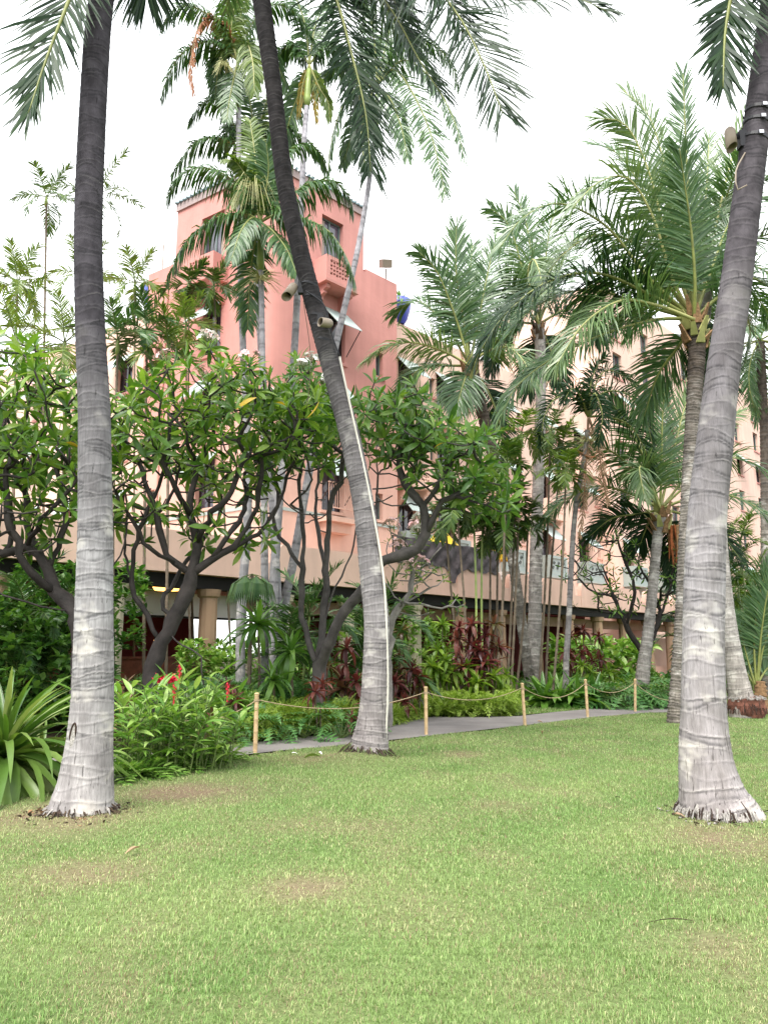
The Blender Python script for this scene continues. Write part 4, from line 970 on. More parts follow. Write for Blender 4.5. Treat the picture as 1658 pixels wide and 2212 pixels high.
p1, t1, v1 = cocopalm('thick palm with a dark upper trunk and scarred pale base, beside strap leaved lilies', g1,
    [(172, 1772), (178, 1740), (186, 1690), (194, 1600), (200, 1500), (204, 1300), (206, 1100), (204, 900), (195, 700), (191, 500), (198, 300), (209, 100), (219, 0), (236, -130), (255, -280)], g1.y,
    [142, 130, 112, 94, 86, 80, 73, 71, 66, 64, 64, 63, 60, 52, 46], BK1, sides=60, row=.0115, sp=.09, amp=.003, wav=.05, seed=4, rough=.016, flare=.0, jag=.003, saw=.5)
root_ring(p1, .29, [M['terra'], M['root_grey'], M['fibre_dk']], 3, 120, .05, .17, .09)
sc_ = W(157, 1592, g1.y - .2) - p1.location; nr = Vector((-.35, -.94, .05)).normalized(); sx_ = Vector((0, 0, 1)).cross(nr).normalized(); mb = MB()
el_ = [sc_ + sx_ * math.cos(k / 16 * 6.283) * .032 + Vector((0.1, 0, 1)).normalized() * math.sin(k / 16 * 6.283) * (.13 if k < 9 else .1) for k in range(17)]
mb.tube(el_[:10], [.003] + [.011] * 8 + [.003], 6, 0); mb.add([q + nr * .002 for q in el_[:16]], [tuple(range(16))], 1); mb.build('bark_scar', [M['terra'], M['root_grey']], p1, smooth=False)
g2 = G(790, 1640)
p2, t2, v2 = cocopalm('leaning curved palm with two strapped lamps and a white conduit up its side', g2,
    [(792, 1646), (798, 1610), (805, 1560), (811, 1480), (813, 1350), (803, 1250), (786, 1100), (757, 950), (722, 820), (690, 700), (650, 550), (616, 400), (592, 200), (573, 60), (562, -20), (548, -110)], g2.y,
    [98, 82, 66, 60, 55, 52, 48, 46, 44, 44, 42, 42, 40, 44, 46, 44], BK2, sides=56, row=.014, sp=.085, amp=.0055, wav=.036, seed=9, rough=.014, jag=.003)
root_ring(p2, .27, [M['terra'], M['fibre_dk'], M['stem'], M['terra']], 5, 260, .11, .3, .14)
clods(p2, .2, .62, .13, [M['terra'], M['fibre_dk'], M['soil'], M['stem']], 7, 420)
clods(p1, .27, .6, .06, [M['terra'], M['fibre_dk'], M['soil'], M['fibre']], 8, 260)
g3 = G(1550, 1766)
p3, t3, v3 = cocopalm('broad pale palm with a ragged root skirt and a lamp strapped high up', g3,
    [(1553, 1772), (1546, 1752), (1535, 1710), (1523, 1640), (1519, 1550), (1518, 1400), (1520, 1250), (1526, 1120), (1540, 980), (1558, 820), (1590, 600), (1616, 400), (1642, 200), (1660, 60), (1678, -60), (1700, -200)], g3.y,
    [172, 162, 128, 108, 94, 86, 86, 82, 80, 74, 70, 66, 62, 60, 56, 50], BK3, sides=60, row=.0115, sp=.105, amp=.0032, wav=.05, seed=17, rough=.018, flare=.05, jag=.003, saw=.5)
root_ring(p3, .335, [M['root_grey'], M['root_grey'], M['terra']], 6, 620, .04, .13, .17)
clods(p3, .36, .62, .04, [M['terra'], M['soil'], M['root_grey']], 9, 200)
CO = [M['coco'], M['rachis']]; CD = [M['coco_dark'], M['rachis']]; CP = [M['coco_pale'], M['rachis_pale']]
# left palm: fronds hanging into the frame
Y = g1.y
hero(p1, 'coco', [(250, -270), (210, -150), (150, 0), (100, 130), (62, 245)], Y, Y - .5, CD, 1, face=1, sag=.12, ll=.88, lw=.036, f0=62, f1=14, n=84)
hero(p1, 'coco', [(250, -275), (295, -220), (310, -120), (316, -10)], Y + .3, Y + .8, CD, 3, face=1, sag=.2, lw=.034)
crown(p1, t1[-1], 'coco', 11, 4.0, CO, 5, (84, 38), (25, 50))
# middle palm
Y = g2.y; H = lambda px, y0, y1, m, s, **k: hero(p2, 'coco', px, Y + y0, Y + y1, m, s, **k)
H([(548, -110), (640, -150), (715, -30), (760, 120), (790, 250), (800, 370)], 0, -.6, CD, 11, face=.6, sag=.4, ll=1.3, n=120, f1=30)
H([(548, -110), (660, -190), (780, -60), (850, 30), (905, 130), (950, 200)], 0, -.3, CD, 12, face=.6, sag=.45, ll=1.25, n=112, f1=30)
H([(548, -110), (700, -230), (880, -90), (980, 20), (1040, 130), (1085, 245)], 0, -1.0, CD, 13, face=1.0, sag=.14, ll=1.6, n=116, lw=.036, f0=74, f1=26)
H([(548, -110), (760, -190), (960, -40), (1120, 0), (1230, -8), (1310, 25)], 0, -1.2, CD, 14, face=.8, sag=.4, ll=1.0, n=120)
H([(548, -110), (720, -120), (830, 10), (900, 120)], .3, 1.2, CO, 17, face=.4)
H([(548, -110), (480, -190), (420, -230), (300, -200)], .2, 1.0, CO, 18, face=.4)
H([(548, -110), (630, -170), (705, -60), (745, 70), (772, 190), (790, 300)], .3, -.1, CD, 19, face=.45, sag=.5, ll=1.35, n=120, f1=30)
H([(548, -110), (720, -220), (860, -110), (950, -20), (1000, 70)], .1, -.6, CD, 20, face=.7, sag=.3, ll=1.35, f1=28)
H([(548, -110), (680, -180), (790, -90), (850, 0), (880, 90)], .5, .2, CD, 24, face=.5, sag=.45, ll=1.25, f1=30)
crown(p2, t2[-1], 'coco', 9, 4.2, CO, 6, (85, 40), (25, 50))
boots(p2, t2[-1] - Vector((0, 0, .25)), .2, .7, [M['fibre'], M['fibre_dk']], 4, 16)
# right palm: frond hanging at the top right corner
Y = g3.y
hero(p3, 'coco', [(1690, -190), (1640, -150), (1590, -50), (1566, 60), (1560, 190)], Y, Y - .3, CD, 21, face=1, sag=.14, ll=.8, n=100, lw=.036, f0=68, f1=18)
hero(p3, 'coco', [(1700, -200), (1750, -100), (1760, 60), (1740, 240)], Y, Y + .5, CD, 22, face=1, sag=.2)
crown(p3, t3[-1], 'coco', 11, 4.0, CO, 7, (84, 38), (25, 50))
# ------------------------------------------------------------------ palm with the spreading crown, right
def at_ground(x, Y): v = W(x, HZ, Y); v.z = 0; return v
Y = 18.6; b = at_ground(1461, Y)
p4, t4, _ = cocopalm('rough barked palm with the largest spreading crown, half behind the broad pale trunk', b,
    [(1459, 1560), (1462, 1500), (1468, 1400), (1475, 1280), (1481, 1150), (1490, 1000), (1499, 850), (1504, 760), (1500, 700)], Y,
    [40, 33, 30, 30, 30, 32, 34, 36, 40], BKD, sides=28, row=.02, sp=.075, amp=.014, wav=.02, seed=23, rough=.02, saw=1.0, jag=.008)
c4 = W(1498, 690, Y); L4 = c4 - p4.location
boots(p4, L4 - Vector((0, 0, .25)), .26, 1.0, [M['fibre'], M['rachis_pale']], 8, 22)
H = lambda px, y0, y1, m, s, **k: hero(p4, 'coco', [(1498, 690)] + px, Y + y0, Y + y1, m, s, **{**dict(ll=1.2, lw=.044, rr=.036), **k})
H([(1488, 560), (1484, 400), (1478, 260), (1474, 160)], 0, -.4, CO, 31, face=1, sag=.05, vee=25)
H([(1500, 610), (1492, 500), (1478, 400), (1466, 320)], -.2, -1.6, CO, 32, face=1, sag=.3, ll=1.15, n=110)
H([(1440, 520), (1400, 370), (1350, 270), (1285, 255)], 0, -.8, CP, 33, face=.6, sag=.35)
H([(1465, 520), (1440, 380), (1400, 250), (1345, 195)], .3, .6, CP, 34, face=.7, sag=.2)
H([(1450, 600), (1410, 470), (1355, 385), (1290, 395), (1235, 450)], 0, -1, CP, 35, face=.4, sag=.5)
H([(1400, 600), (1310, 490), (1210, 440), (1130, 470), (1075, 540)], 0, -.6, CO, 36, face=.45, sag=.5)
H([(1400, 635), (1290, 590), (1180, 610), (1090, 680), (1035, 760)], 0, -1.4, CD, 37, face=.2, sag=.7, ll=1.9, n=150)
H([(1420, 690), (1310, 720), (1200, 770), (1120, 830), (1085, 890)], 0, -1.0, CO, 38, face=.35, sag=.55, ll=1.3, n=130)
H([(1530, 560), (1560, 420), (1590, 310), (1630, 230)], .3, .5, CP, 39, face=.8, sag=.2)
H([(1530, 600), (1575, 480), (1630, 430), (1690, 440)], 0, .2, CO, 40, face=.5, sag=.4)
H([(1540, 650), (1610, 600), (1680, 640), (1730, 740)], 0, -.5, CO, 41, face=.4)
H([(1520, 720), (1545, 790), (1560, 870)], 0, 1, CD, 42, face=.8)
H([(1470, 740), (1420, 810), (1390, 900)], .3, 1.4, CO, 43, face=.6)
H([(1430, 640), (1360, 600), (1300, 620), (1240, 690)], .5, 2.2, CO, 44, face=.2, sag=.6)
H([(1390, 660), (1270, 625), (1160, 660), (1090, 730)], .3, .2, CO, 47, face=.3, sag=.7, ll=1.6, n=130)
H([(1430, 600), (1360, 520), (1280, 510), (1210, 555), (1165, 620)], .4, 0, CP, 48, face=.3, sag=.55, ll=1.3)
H([(1450, 540), (1395, 420), (1330, 330), (1275, 310)], .4, 1.0, CO, 49, face=.6, sag=.35)
H([(1420, 660), (1340, 650), (1260, 700), (1200, 790)], -.3, -1.6, CP, 50, face=.3, sag=.6, ll=1.4)
H([(1475, 540), (1450, 420), (1430, 330)], .6, 1.6, CO, 45, face=.7)
H([(1515, 540), (1525, 400), (1530, 300)], .6, 1.4, CP, 46, face=.8)
# ------------------------------------------------------------------ two palms in the bed behind the rope
Y = 28.5; b = at_ground(1148, Y)
p5, t5, _ = cocopalm('slim palm with a white stained foot, leaning away from the path edge', b,
    [(1150, 1508), (1146, 1480), (1136, 1420), (1120, 1300), (1102, 1180), (1082, 1060), (1058, 960), (1036, 870), (1020, 805)], Y,
    [30, 25, 22, 22, 23, 25, 26, 27, 30], BKD, group='coconut palms in the bed', sides=20, row=.035, sp=.12, amp=.012, wav=.03, seed=31, rough=.02, saw=1.0)
c5 = W(1014, 780, Y)
boots(p5, c5 - p5.location - Vector((0, 0, .4)), .26, 1.2, [M['fibre'], M['rachis_pale']], 9, 20)
H = lambda px, y0, y1, m, s, **k: hero(p5, 'coco_s', [(1014, 790)] + px, Y + y0, Y + y1, m, s, **{**dict(ll=1.45, lw=.06, rr=.042), **k})
H([(1000, 690), (985, 590), (985, 490)], 0, -.5, CO, 51, face=1, sag=.1, ll=1.5)
H([(985, 690), (945, 590), (905, 545)], 0, -.8, CO, 52, face=.7)
H([(1035, 680), (1055, 580), (1070, 520)], 0, .6, CO, 53, face=.8)
H([(960, 760), (890, 740), (830, 750), (795, 775)], 0, -1, CP, 54, face=.2, sag=.6)
H([(970, 790), (920, 790), (880, 820), (855, 850)], .2, -.6, CO, 55, face=.3, sag=.5)
H([(1050, 760), (1095, 750), (1130, 780), (1150, 830)], 0, -1.5, CP, 56, face=.3, sag=.6)
H([(1050, 840), (1075, 900), (1095, 985)], .3, .6, CD, 57, face=.9, sag=.25, ll=1.2)
H([(1000, 830), (985, 880)], 0, -.6, CO, 58, face=.8)
H([(1060, 720), (1110, 660), (1160, 650)], .6, 2, CO, 59, face=.5)
H([(960, 700), (900, 650), (850, 680)], .6, 1.8, CO, 60, face=.4)
H([(1010, 680), (1015, 590), (1020, 530)], .8, 1.8, CO, 61, face=.7)
Y = 30.5; b = at_ground(1153, Y)
p6, t6, _ = cocopalm('straight ringed palm rising beside the leaning slim one, crown hidden behind larger fronds', b,
    [(1153, 1520), (1153, 1420), (1155, 1300), (1158, 1150), (1163, 1000), (1167, 870), (1166, 760), (1163, 700)], Y,
    [34, 31, 29, 27, 25, 24, 24, 26], BKM, group='coconut palms in the bed', sides=24, row=.03, sp=.2, amp=.012, wav=.02, seed=37, rough=.01, saw=.9)
boots(p6, W(1163, 715, Y) - p6.location, .22, 1.0, [M['fibre'], M['fibre_dk']], 10, 18)
H = lambda px, y0, y1, m, s, **k: hero(p6, 'coco_s', [(1163, 700)] + px, Y + y0, Y + y1, m, s, **{**dict(ll=1.35, lw=.06, rr=.042), **k})
H([(1130, 590), (1100, 490), (1060, 450)], 0, -.5, CO, 62, face=.7)
H([(1150, 580), (1135, 480), (1110, 415)], .3, .3, CO, 63, face=.8)
H([(1175, 580), (1190, 480), (1215, 430)], .2, .8, CO, 64, face=.8)
H([(1200, 600), (1240, 520), (1290, 510)], 0, 1, CO, 65, face=.6)
H([(1115, 640), (1080, 610), (1050, 640)], 0, -1, CO, 66, face=.4)
H([(1140, 600), (1150, 560), (1165, 590), (1170, 640)], -.4, -1.8, CP, 67, face=.5)
H([(1220, 670), (1270, 680), (1300, 740)], .2, .5, CD, 68, face=.5)
H([(1110, 700), (1075, 740), (1060, 800)], .2, .6, CD, 69, face=.6)
H([(1190, 760), (1210, 830)], .3, .7, CD, 70, face=.8)
H([(1150, 770), (1140, 850)], .6, 1.2, CD, 71, face=.8)
# ------------------------------------------------------------------ drooping slim palm with dead skirts
Y = 24.5; b = at_ground(1221, Y)
p7, t7, _ = cocopalm('slender palm with drooping dark plume fronds, an orange spathe and brown dead skirts', b,
    [(1220, 1530), (1222, 1430), (1228, 1330), (1233, 1220), (1240, 1120), (1250, 1050), (1262, 985), (1268, 930)], Y,
    [15, 13, 12, 12, 11, 11, 11, 12], BKS, group='slender palms in the bed', name='slender_palm', sides=14, row=.04, sp=.16, amp=.005, wav=.01, seed=41)
H = lambda px, y0, y1, m, s, **k: hero(p7, 'king', [(1270, 900)] + px, Y + y0, Y + y1, m, s, **{**dict(ll=.62, lw=.05, vee=30, sag=.5, clump=.8, n=72, rr=.03), **k})
KD = [M['coco_dark'], M['rachis']]
H([(1300, 850), (1350, 850), (1390, 890), (1408, 960)], 0, -.5, KD, 72)
H([(1310, 900), (1360, 920), (1395, 980), (1405, 1040)], 0, .3, KD, 73)
H([(1290, 820), (1320, 800), (1370, 830)], .2, .8, KD, 74)
H([(1240, 860), (1200, 860), (1175, 900), (1168, 960)], 0, -.4, KD, 75)
H([(1275, 830), (1290, 790), (1310, 770)], 0, -.3, KD, 76)
H([(1255, 860), (1235, 840), (1215, 870)], -.2, -1, KD, 77)
H([(1275, 870), (1285, 850), (1300, 900), (1290, 960)], -.2, -.9, KD, 78)
H([(1265, 1000), (1258, 1100), (1250, 1160)], 0, -.2, [M['dead'], M['rachis_dead']], 79, face=1, ll=.4, sag=.9, n=40)
H([(1290, 960), (1300, 1030), (1312, 1090)], 0, -.2, [M['dead'], M['rachis_dead']], 80, face=1, ll=.35, sag=.9, n=40)
sb = MB(); rg = random.Random(3); cc = W(1268, 955, Y) - p7.location
for i in range(60):
    a = rg.uniform(0, 6.28); d = Vector((math.cos(a), math.sin(a), rg.uniform(-.2, .6))) * rg.uniform(.3, .75); sb.tube([cc, cc + d * .5 + Vector((0, 0, .04)), cc + d + Vector((0, 0, -.12))], [.014, .008, .003], 3)
sb.build('flower_stalk', [M['spadix']], p7)
V, F = leaf_strip(1, .3, 1.1, .8, 6, [.3, .9, 1, .9, .6, .3, .05]); o = link('spathe', np_mesh('spathe', V, F, [solid('orange_spathe', (.38, .15, .06), .6, .25, 6)], True), p7)
o.matrix_local = Matrix.Translation(W(1285, 985, Y) - p7.location) @ Matrix.Rotation(math.pi, 4, 'Z') @ Matrix.Rotation(R(8), 4, 'Y') @ Matrix.Rotation(math.pi, 4, 'X') @ Matrix.Scale(.85, 4)
# ------------------------------------------------------------------ short palm, right
Y = 26.0; b = at_ground(1384, Y)
p8, t8, _ = cocopalm('short ringed palm with a low wide crown and hanging dry leaf sheaths', b,
    [(1383, 1530), (1388, 1450), (1397, 1380), (1406, 1300), (1413, 1220), (1420, 1150), (1424, 1115)], Y,
    [34, 29, 24, 22, 21, 22, 26], BKM, group='coconut palms in the bed', sides=22, row=.03, sp=.13, amp=.012, wav=.02, seed=43, saw=1.0)
c8 = W(1425, 1105, Y)
boots(p8, c8 - p8.location - Vector((0, 0, .3)), .28, 1.0, [M['fibre'], M['rachis_pale']], 12, 22)
H = lambda px, y0, y1, m, s, **k: hero(p8, 'coco_s', [(1425, 1100)] + px, Y + y0, Y + y1, m, s, **{**dict(ll=1.15, lw=.05, rr=.037), **k})
H([(1428, 990), (1430, 900), (1436, 830)], 0, -.3, CO, 81, face=1, sag=.08)
H([(1450, 990), (1475, 890), (1500, 820)], .2, .4, CP, 82, face=.9, sag=.1)
H([(1395, 1000), (1350, 910), (1310, 860)], 0, -.6, CO, 83, face=.7, sag=.25)
H([(1380, 1030), (1310, 970), (1240, 970), (1200, 1010)], 0, -.5, CO, 84, face=.4, sag=.45)
H([(1370, 1070), (1290, 1050), (1220, 1080), (1170, 1130)], 0, -.8, CO, 85, face=.3, sag=.5)
H([(1380, 1110), (1320, 1120), (1270, 1160)], .3, .6, CD, 86, face=.5)
H([(1410, 1060), (1395, 1020), (1380, 1010), (1390, 1070)], -.3, -2.0, CP, 87, face=.5)
H([(1480, 1050), (1560, 990), (1640, 1010), (1690, 1060)], 0, -.4, CO, 88, face=.35, sag=.5)
H([(1480, 1080), (1570, 1070), (1650, 1110), (1700, 1180)], 0, -.6, CO, 89, face=.4, sag=.45)
H([(1470, 1110), (1540, 1140), (1600, 1210)], .2, -.2, CD, 90, face=.6)
H([(1470, 1040), (1530, 930), (1600, 890)], .3, .8, CP, 91, face=.6)
H([(1400, 1130), (1380, 1180)], .2, .8, CD, 92, face=.8)
H([(1445, 1140), (1455, 1200), (1450, 1250)], .2, .6, CD, 93, face=.8)
fb = MB(); rg = random.Random(8)
for i in range(26):
    a = rg.uniform(0, 6.28); q = c8 - p8.location + Vector((math.cos(a) * .28 + .55, math.sin(a) * .2, -.5)); ln = rg.uniform(.8, 1.5)
    fb.tube([q, q + Vector((rg.uniform(-.05, .15), 0, -ln * .5)), q + Vector((rg.uniform(-.1, .1), 0, -ln))], [.07, .05, .01], 4, rg.randint(0, 1))
fb.build('dry_sheath', [M['fibre'], solid('rust_sheath', (.3, .09, .03), .9, .4, 8)], p8)['kind'] = 'stuff'
# ------------------------------------------------------------------ palm on a block of roots, and the two at the right edge
Y = 20.2; b = at_ground(1602, Y)
p9, t9, _ = cocopalm('leaning palm raised on a mossy red brown block of roots', b,
    [(1604, 1528), (1598, 1500), (1590, 1460), (1577, 1390), (1566, 1320), (1557, 1240), (1546, 1100), (1533, 960), (1520, 830), (1518, 700), (1526, 600)], Y,
    [62, 50, 42, 38, 37, 36, 35, 33, 32, 31, 32], BKM, sides=28, row=.022, sp=.12, amp=.007, wav=.03, seed=47)
rbk = MB(); rg = random.Random(12); ps = []
for z, q in ((0, .40), (.12, .44), (.3, .45), (.46, .43), (.52, .33)):
    ps += [Vector((math.cos(i / 20 * 6.283) * q * rg.uniform(.93, 1.07), math.sin(i / 20 * 6.283) * q * .9 * rg.uniform(.93, 1.07), z + rg.uniform(-.01, .01))) for i in range(20)]
rbk.add(ps, [(j * 20 + i, j * 20 + (i + 1) % 20, (j + 1) * 20 + (i + 1) % 20, (j + 1) * 20 + i) for j in range(4) for i in range(20)] + [tuple(range(80, 100))])
rbk.build('root_block', [M['root_red']], p9)
root_ring(p9, .40, [M['root_grey']], 9, 150, .48, .16, .06); root_ring(p9, .42, [M['root_red'], M['terra']], 10, 160, .12, .1, .3)
crown(p9, W(1528, 575, Y) - p9.location, 'coco_s', 14, 3.8, CO, 12, (72, -45), (40, 75), skip=lambda a: 150 < a < 250)
boots(p9, W(1527, 590, Y) - p9.location, .22, .9, [M['fibre'], M['fibre_dk']], 14, 16)
Y = 30.0; b = at_ground(1652, Y)
p10, t10, _ = cocopalm('thin dark palm at the edge with its crown hanging in front of the far wing', b,
    [(1654, 1510), (1653, 1300), (1652, 1100), (1650, 950), (1645, 830), (1640, 740)], Y, [26, 22, 20, 19, 19, 20], BKD, group='coconut palms in the bed', sides=16, row=.04, sp=.14, amp=.012, wav=.02, seed=53, saw=1)
crown(p10, W(1640, 735, Y) - p10.location, 'coco_s', 15, 3.6, CO, 15, (75, -62), (35, 70))
Y = 23.5; b = at_ground(1632, Y)
p11 = thing('coconut_palm', 'young palm with upright fronds growing from a squat trunk behind the lawn', 'palm tree', b, 'coconut palms in the bed')
me, _ = trunk_mesh('trunk', [Vector((0, 0, -.05)), Vector((.02, 0, .3)), Vector((.05, 0, .8))], [.2, .19, .13], [M['fibre']], sides=18, row=.03, sp=.08, amp=.02, wav=.02, seed=3, saw=1); link('trunk', me, p11)
for i, px in enumerate([[(1634, 1480), (1642, 1380), (1655, 1290), (1680, 1200)], [(1634, 1480), (1650, 1390), (1690, 1320), (1740, 1310)], [(1632, 1480), (1628, 1380), (1640, 1280), (1660, 1210)], [(1630, 1480), (1612, 1420), (1596, 1360), (1580, 1330)], [(1632, 1480), (1660, 1440), (1700, 1420)], [(1630, 1480), (1600, 1440), (1575, 1430)]]):
    hero(p11, 'coco_s', px, Y, Y - .3 + .2 * i, CO, 100 + i, face=.85, sag=.2, ll=.75, start=.28)
# ------------------------------------------------------------------ king palms before the tower
KG = [M['king'], M['rachis']]; KL = [M['lime_palm'], M['rachis_pale']]
def king(label, px, Y, widths, seed, fr, shaft=None, top=None):
    b = at_ground(px[0][0], Y); root = thing('king_palm', label, 'palm tree', b, 'king palms before the tower')
    o, pts, V = palm_trunk(root, [(px[0][0], HZ + CAMZ * 1690 / Y + 4)] + px, Y, [widths[0] * 1.1] + widths, BKK, sides=20, row=.05, sp=.2, amp=.0045, wav=.006, seed=seed, rough=.008)
    if shaft:
        s0, s1 = W(*shaft[0], Y) - b, W(*shaft[1], Y) - b; r = widths[-1] * Y / 1690 * .5
        MB().tube([s0, s0.lerp(s1, .2), s0.lerp(s1, .6), s1], [r * 1.05, r * 1.5, r * 1.2, r * .8], 12).build('crown_shaft', [M['shaft']], root, smooth=True)
    for i, (pl, dy, m, k) in enumerate(fr): hero(root, 'king', pl, Y, Y + dy, m, seed * 10 + i, **k)
    return root
def panicle(root, x, y, Y, r, n, seed, droop=.5):
    rg = random.Random(seed); mb = MB(); c = W(x, y, Y) - root.location
    for i in range(n):
        a = rg.uniform(0, 6.28); d = Vector((math.cos(a), math.sin(a), rg.uniform(-.7, .5))) * r * rg.uniform(.5, 1); mb.tube([c, c + d * .55, c + d + Vector((0, 0, -droop * r))], [.014, .008, .004], 3)
    mb.build('flower_stalk', [M['spadix']], root)
c = (563, 480)
k2 = king('king palm with a pale green crown shaft and wide arching fronds across the tower', [(572, 1330), (570, 1000), (567, 780), (565, 640), (563, 580)], 19.5, [17, 16, 14, 13, 13], 61, [
    ([c, (530, 462), (470, 470), (405, 520), (362, 600)], -.6, KG, dict(ll=.95)), ([c, (540, 430), (490, 380), (430, 362), (385, 385), (362, 425)], -.3, KG, dict(ll=1.0)),
    ([c, (600, 462), (650, 470), (710, 500), (750, 560), (766, 612)], -.5, KG, dict(ll=.95)), ([c, (610, 440), (660, 400), (715, 390), (750, 420), (762, 455)], .4, KG, dict(ll=1.0)),
    ([c, (552, 520), (540, 600), (535, 710)], .5, KG, dict(ll=.8, sag=.5, face=.9)), ([c, (570, 420), (600, 350), (650, 310), (690, 330), (706, 370)], .8, KG, {}),
    ([c, (556, 400), (550, 330), (540, 260)], .2, KL, dict(face=.9, sag=.4)), ([c, (540, 400), (510, 350), (480, 345)], -.5, KL, dict(face=.6, ll=.5)),
    ([c, (575, 410), (580, 360), (575, 310)], -.4, KG, dict(face=.9, sag=.4)), ([c, (590, 500), (620, 540), (640, 590)], -.7, KG, dict(face=.4)), ([c, (545, 470), (520, 500), (500, 560)], -1.2, KG, dict(face=.4))],
    ((563, 585), (563, 498)))
panicle(k2, 560, 600, 19.4, .75, 60, 5, .2); panicle(k2, 548, 400, 19.3, .75, 90, 6, 1.0)
c = (543, 330)
k3 = king('king palm behind the arching one, its upper fronds curling to the side over the eaves', [(600, 1330), (592, 1150), (578, 950), (560, 700), (548, 480), (545, 420)], 21.5, [19, 18, 16, 15, 14, 13], 63, [
    ([c, (520, 300), (480, 222), (440, 222), (408, 262)], -.3, KG, dict(ll=.85)), ([c, (520, 320), (470, 298), (420, 310), (372, 375)], -.5, KG, dict(ll=.9)),
    ([c, (570, 290), (620, 280), (670, 310), (700, 360)], .2, KG, dict(ll=.85)), ([c, (545, 260), (535, 200), (515, 170)], .2, KG, dict(face=.8, sag=.4)),
    ([c, (560, 270), (580, 210), (600, 190)], .4, KL, dict(face=.7)), ([c, (535, 370), (520, 400), (500, 440)], -.8, KL, dict(face=.5)), ([c, (560, 360), (585, 400), (600, 460)], -.6, KG, dict(face=.5)),
    ([c, (530, 290), (500, 270), (470, 330)], .9, KG, {})], ((545, 425), (543, 350)))
panicle(k3, 543, 415, 21.3, .6, 50, 8, .6)
c = (513, 130)
k1 = king('tall king palm with one orange dead frond and a yellow green crown', [(520, 1340), (533, 1150), (536, 1000), (527, 800), (520, 600), (517, 400), (515, 230)], 20.5, [20, 19, 18, 16, 15, 13, 12], 65, [
    ([c, (480, 60), (430, 20), (385, 15), (348, 60)], -.4, KG, {}), ([c, (460, 90), (400, 110), (365, 160), (348, 215)], -.3, KG, dict(ll=.85)),
    ([c, (485, 60), (450, 40), (425, 70), (412, 140), (420, 205)], -.7, [M['dead_red'], M['rachis_dead']], dict(ll=.5, sag=.7)),
    ([c, (520, 20), (510, -60), (480, -110)], 0, KG, dict(face=.7)), ([c, (545, 50), (590, 10), (640, 30), (680, 90)], .3, KG, {}),
    ([c, (530, 90), (545, 130), (550, 200)], -.4, KL, dict(face=.8)), ([c, (505, 170), (495, 220), (490, 260)], -.4, KG, dict(face=.8, ll=.55, sag=.4)),
    ([c, (500, 80), (505, 20), (530, -20)], -.5, KL, dict(face=.8)), ([c, (560, 100), (590, 120), (620, 190)], .4, KG, dict(face=.4)), ([c, (480, 110), (470, 160), (465, 210)], .4, KG, dict(face=.8))],
    ((515, 235), (513, 140)))
panicle(k1, 486, 140, 20.3, .45, 70, 9, .5)
c = (668, 140)
k4 = king('king palm with hanging golden yellow fronds high behind the curved trunk', [(588, 1335), (598, 1150), (612, 970), (634, 780), (648, 500), (656, 320), (663, 225)], 21.0, [21, 20, 19, 17, 15, 13, 12], 67, [
    ([c, (676, 175), (682, 220), (684, 265)], .3, [M['gold'], M['rachis_pale']], dict(face=.9, ll=.3, sag=1.6, lw=.035, n=60)), ([c, (655, 180), (648, 220), (644, 255)], .3, [M['gold'], M['rachis_pale']], dict(face=.9, ll=.28, sag=1.6, lw=.035, n=60)),
    ([c, (690, 190), (708, 220), (712, 260)], .3, KL, dict(face=.7, ll=.4)),
    ([c, (640, 100), (610, 110), (590, 170)], .3, KG, {}), ([c, (700, 100), (740, 110), (765, 170)], .3, KG, {}), ([c, (660, 60), (640, 0), (610, -40)], 0, KG, dict(face=.6)), ([c, (680, 60), (705, 10), (740, -10)], .4, KG, dict(face=.6)), ([c, (650, 190), (625, 260), (615, 330)], .5, KG, dict(face=.7))],
    ((663, 230), (667, 150)))
c = (814, 185)
k5 = king('leaning king palm whose trunk slants past the tower balcony, dark fronds drooping', [(612, 1335), (634, 1210), (655, 1090), (690, 900), (738, 690), (770, 550), (793, 420), (810, 290)], 21.8, [20, 19, 18, 17, 15, 13, 12, 11], 69, [
    ([c, (850, 150), (890, 200), (930, 290), (962, 420)], -.6, CO, dict(face=.7, sag=.4, ll=.95, lw=.055)), ([c, (870, 130), (930, 170), (980, 260), (1003, 345)], -.3, CO, dict(face=.4, sag=.6, ll=.95, lw=.055)),
    ([c, (770, 190), (735, 240), (715, 310), (708, 380)], -.4, CO, dict(ll=.8, lw=.055)), ([c, (790, 230), (780, 290), (790, 370)], -.7, CD, dict(face=.8, ll=.7)),
    ([c, (840, 210), (865, 270), (880, 340)], -.6, CO, dict(face=.7, ll=.8)), ([c, (860, 100), (920, 90), (970, 130), (990, 190)], .4, KG, {}), ([c, (760, 140), (710, 150), (680, 210)], .3, CO, {}),
    ([c, (810, 110), (800, 40), (780, -10)], 0, CO, dict(face=.7)), ([c, (830, 110), (850, 50), (890, 20)], .5, KG, dict(face=.6)), ([c, (795, 210), (760, 290), (740, 360)], .5, CO, dict(face=.6))],
    ((810, 295), (814, 200)))
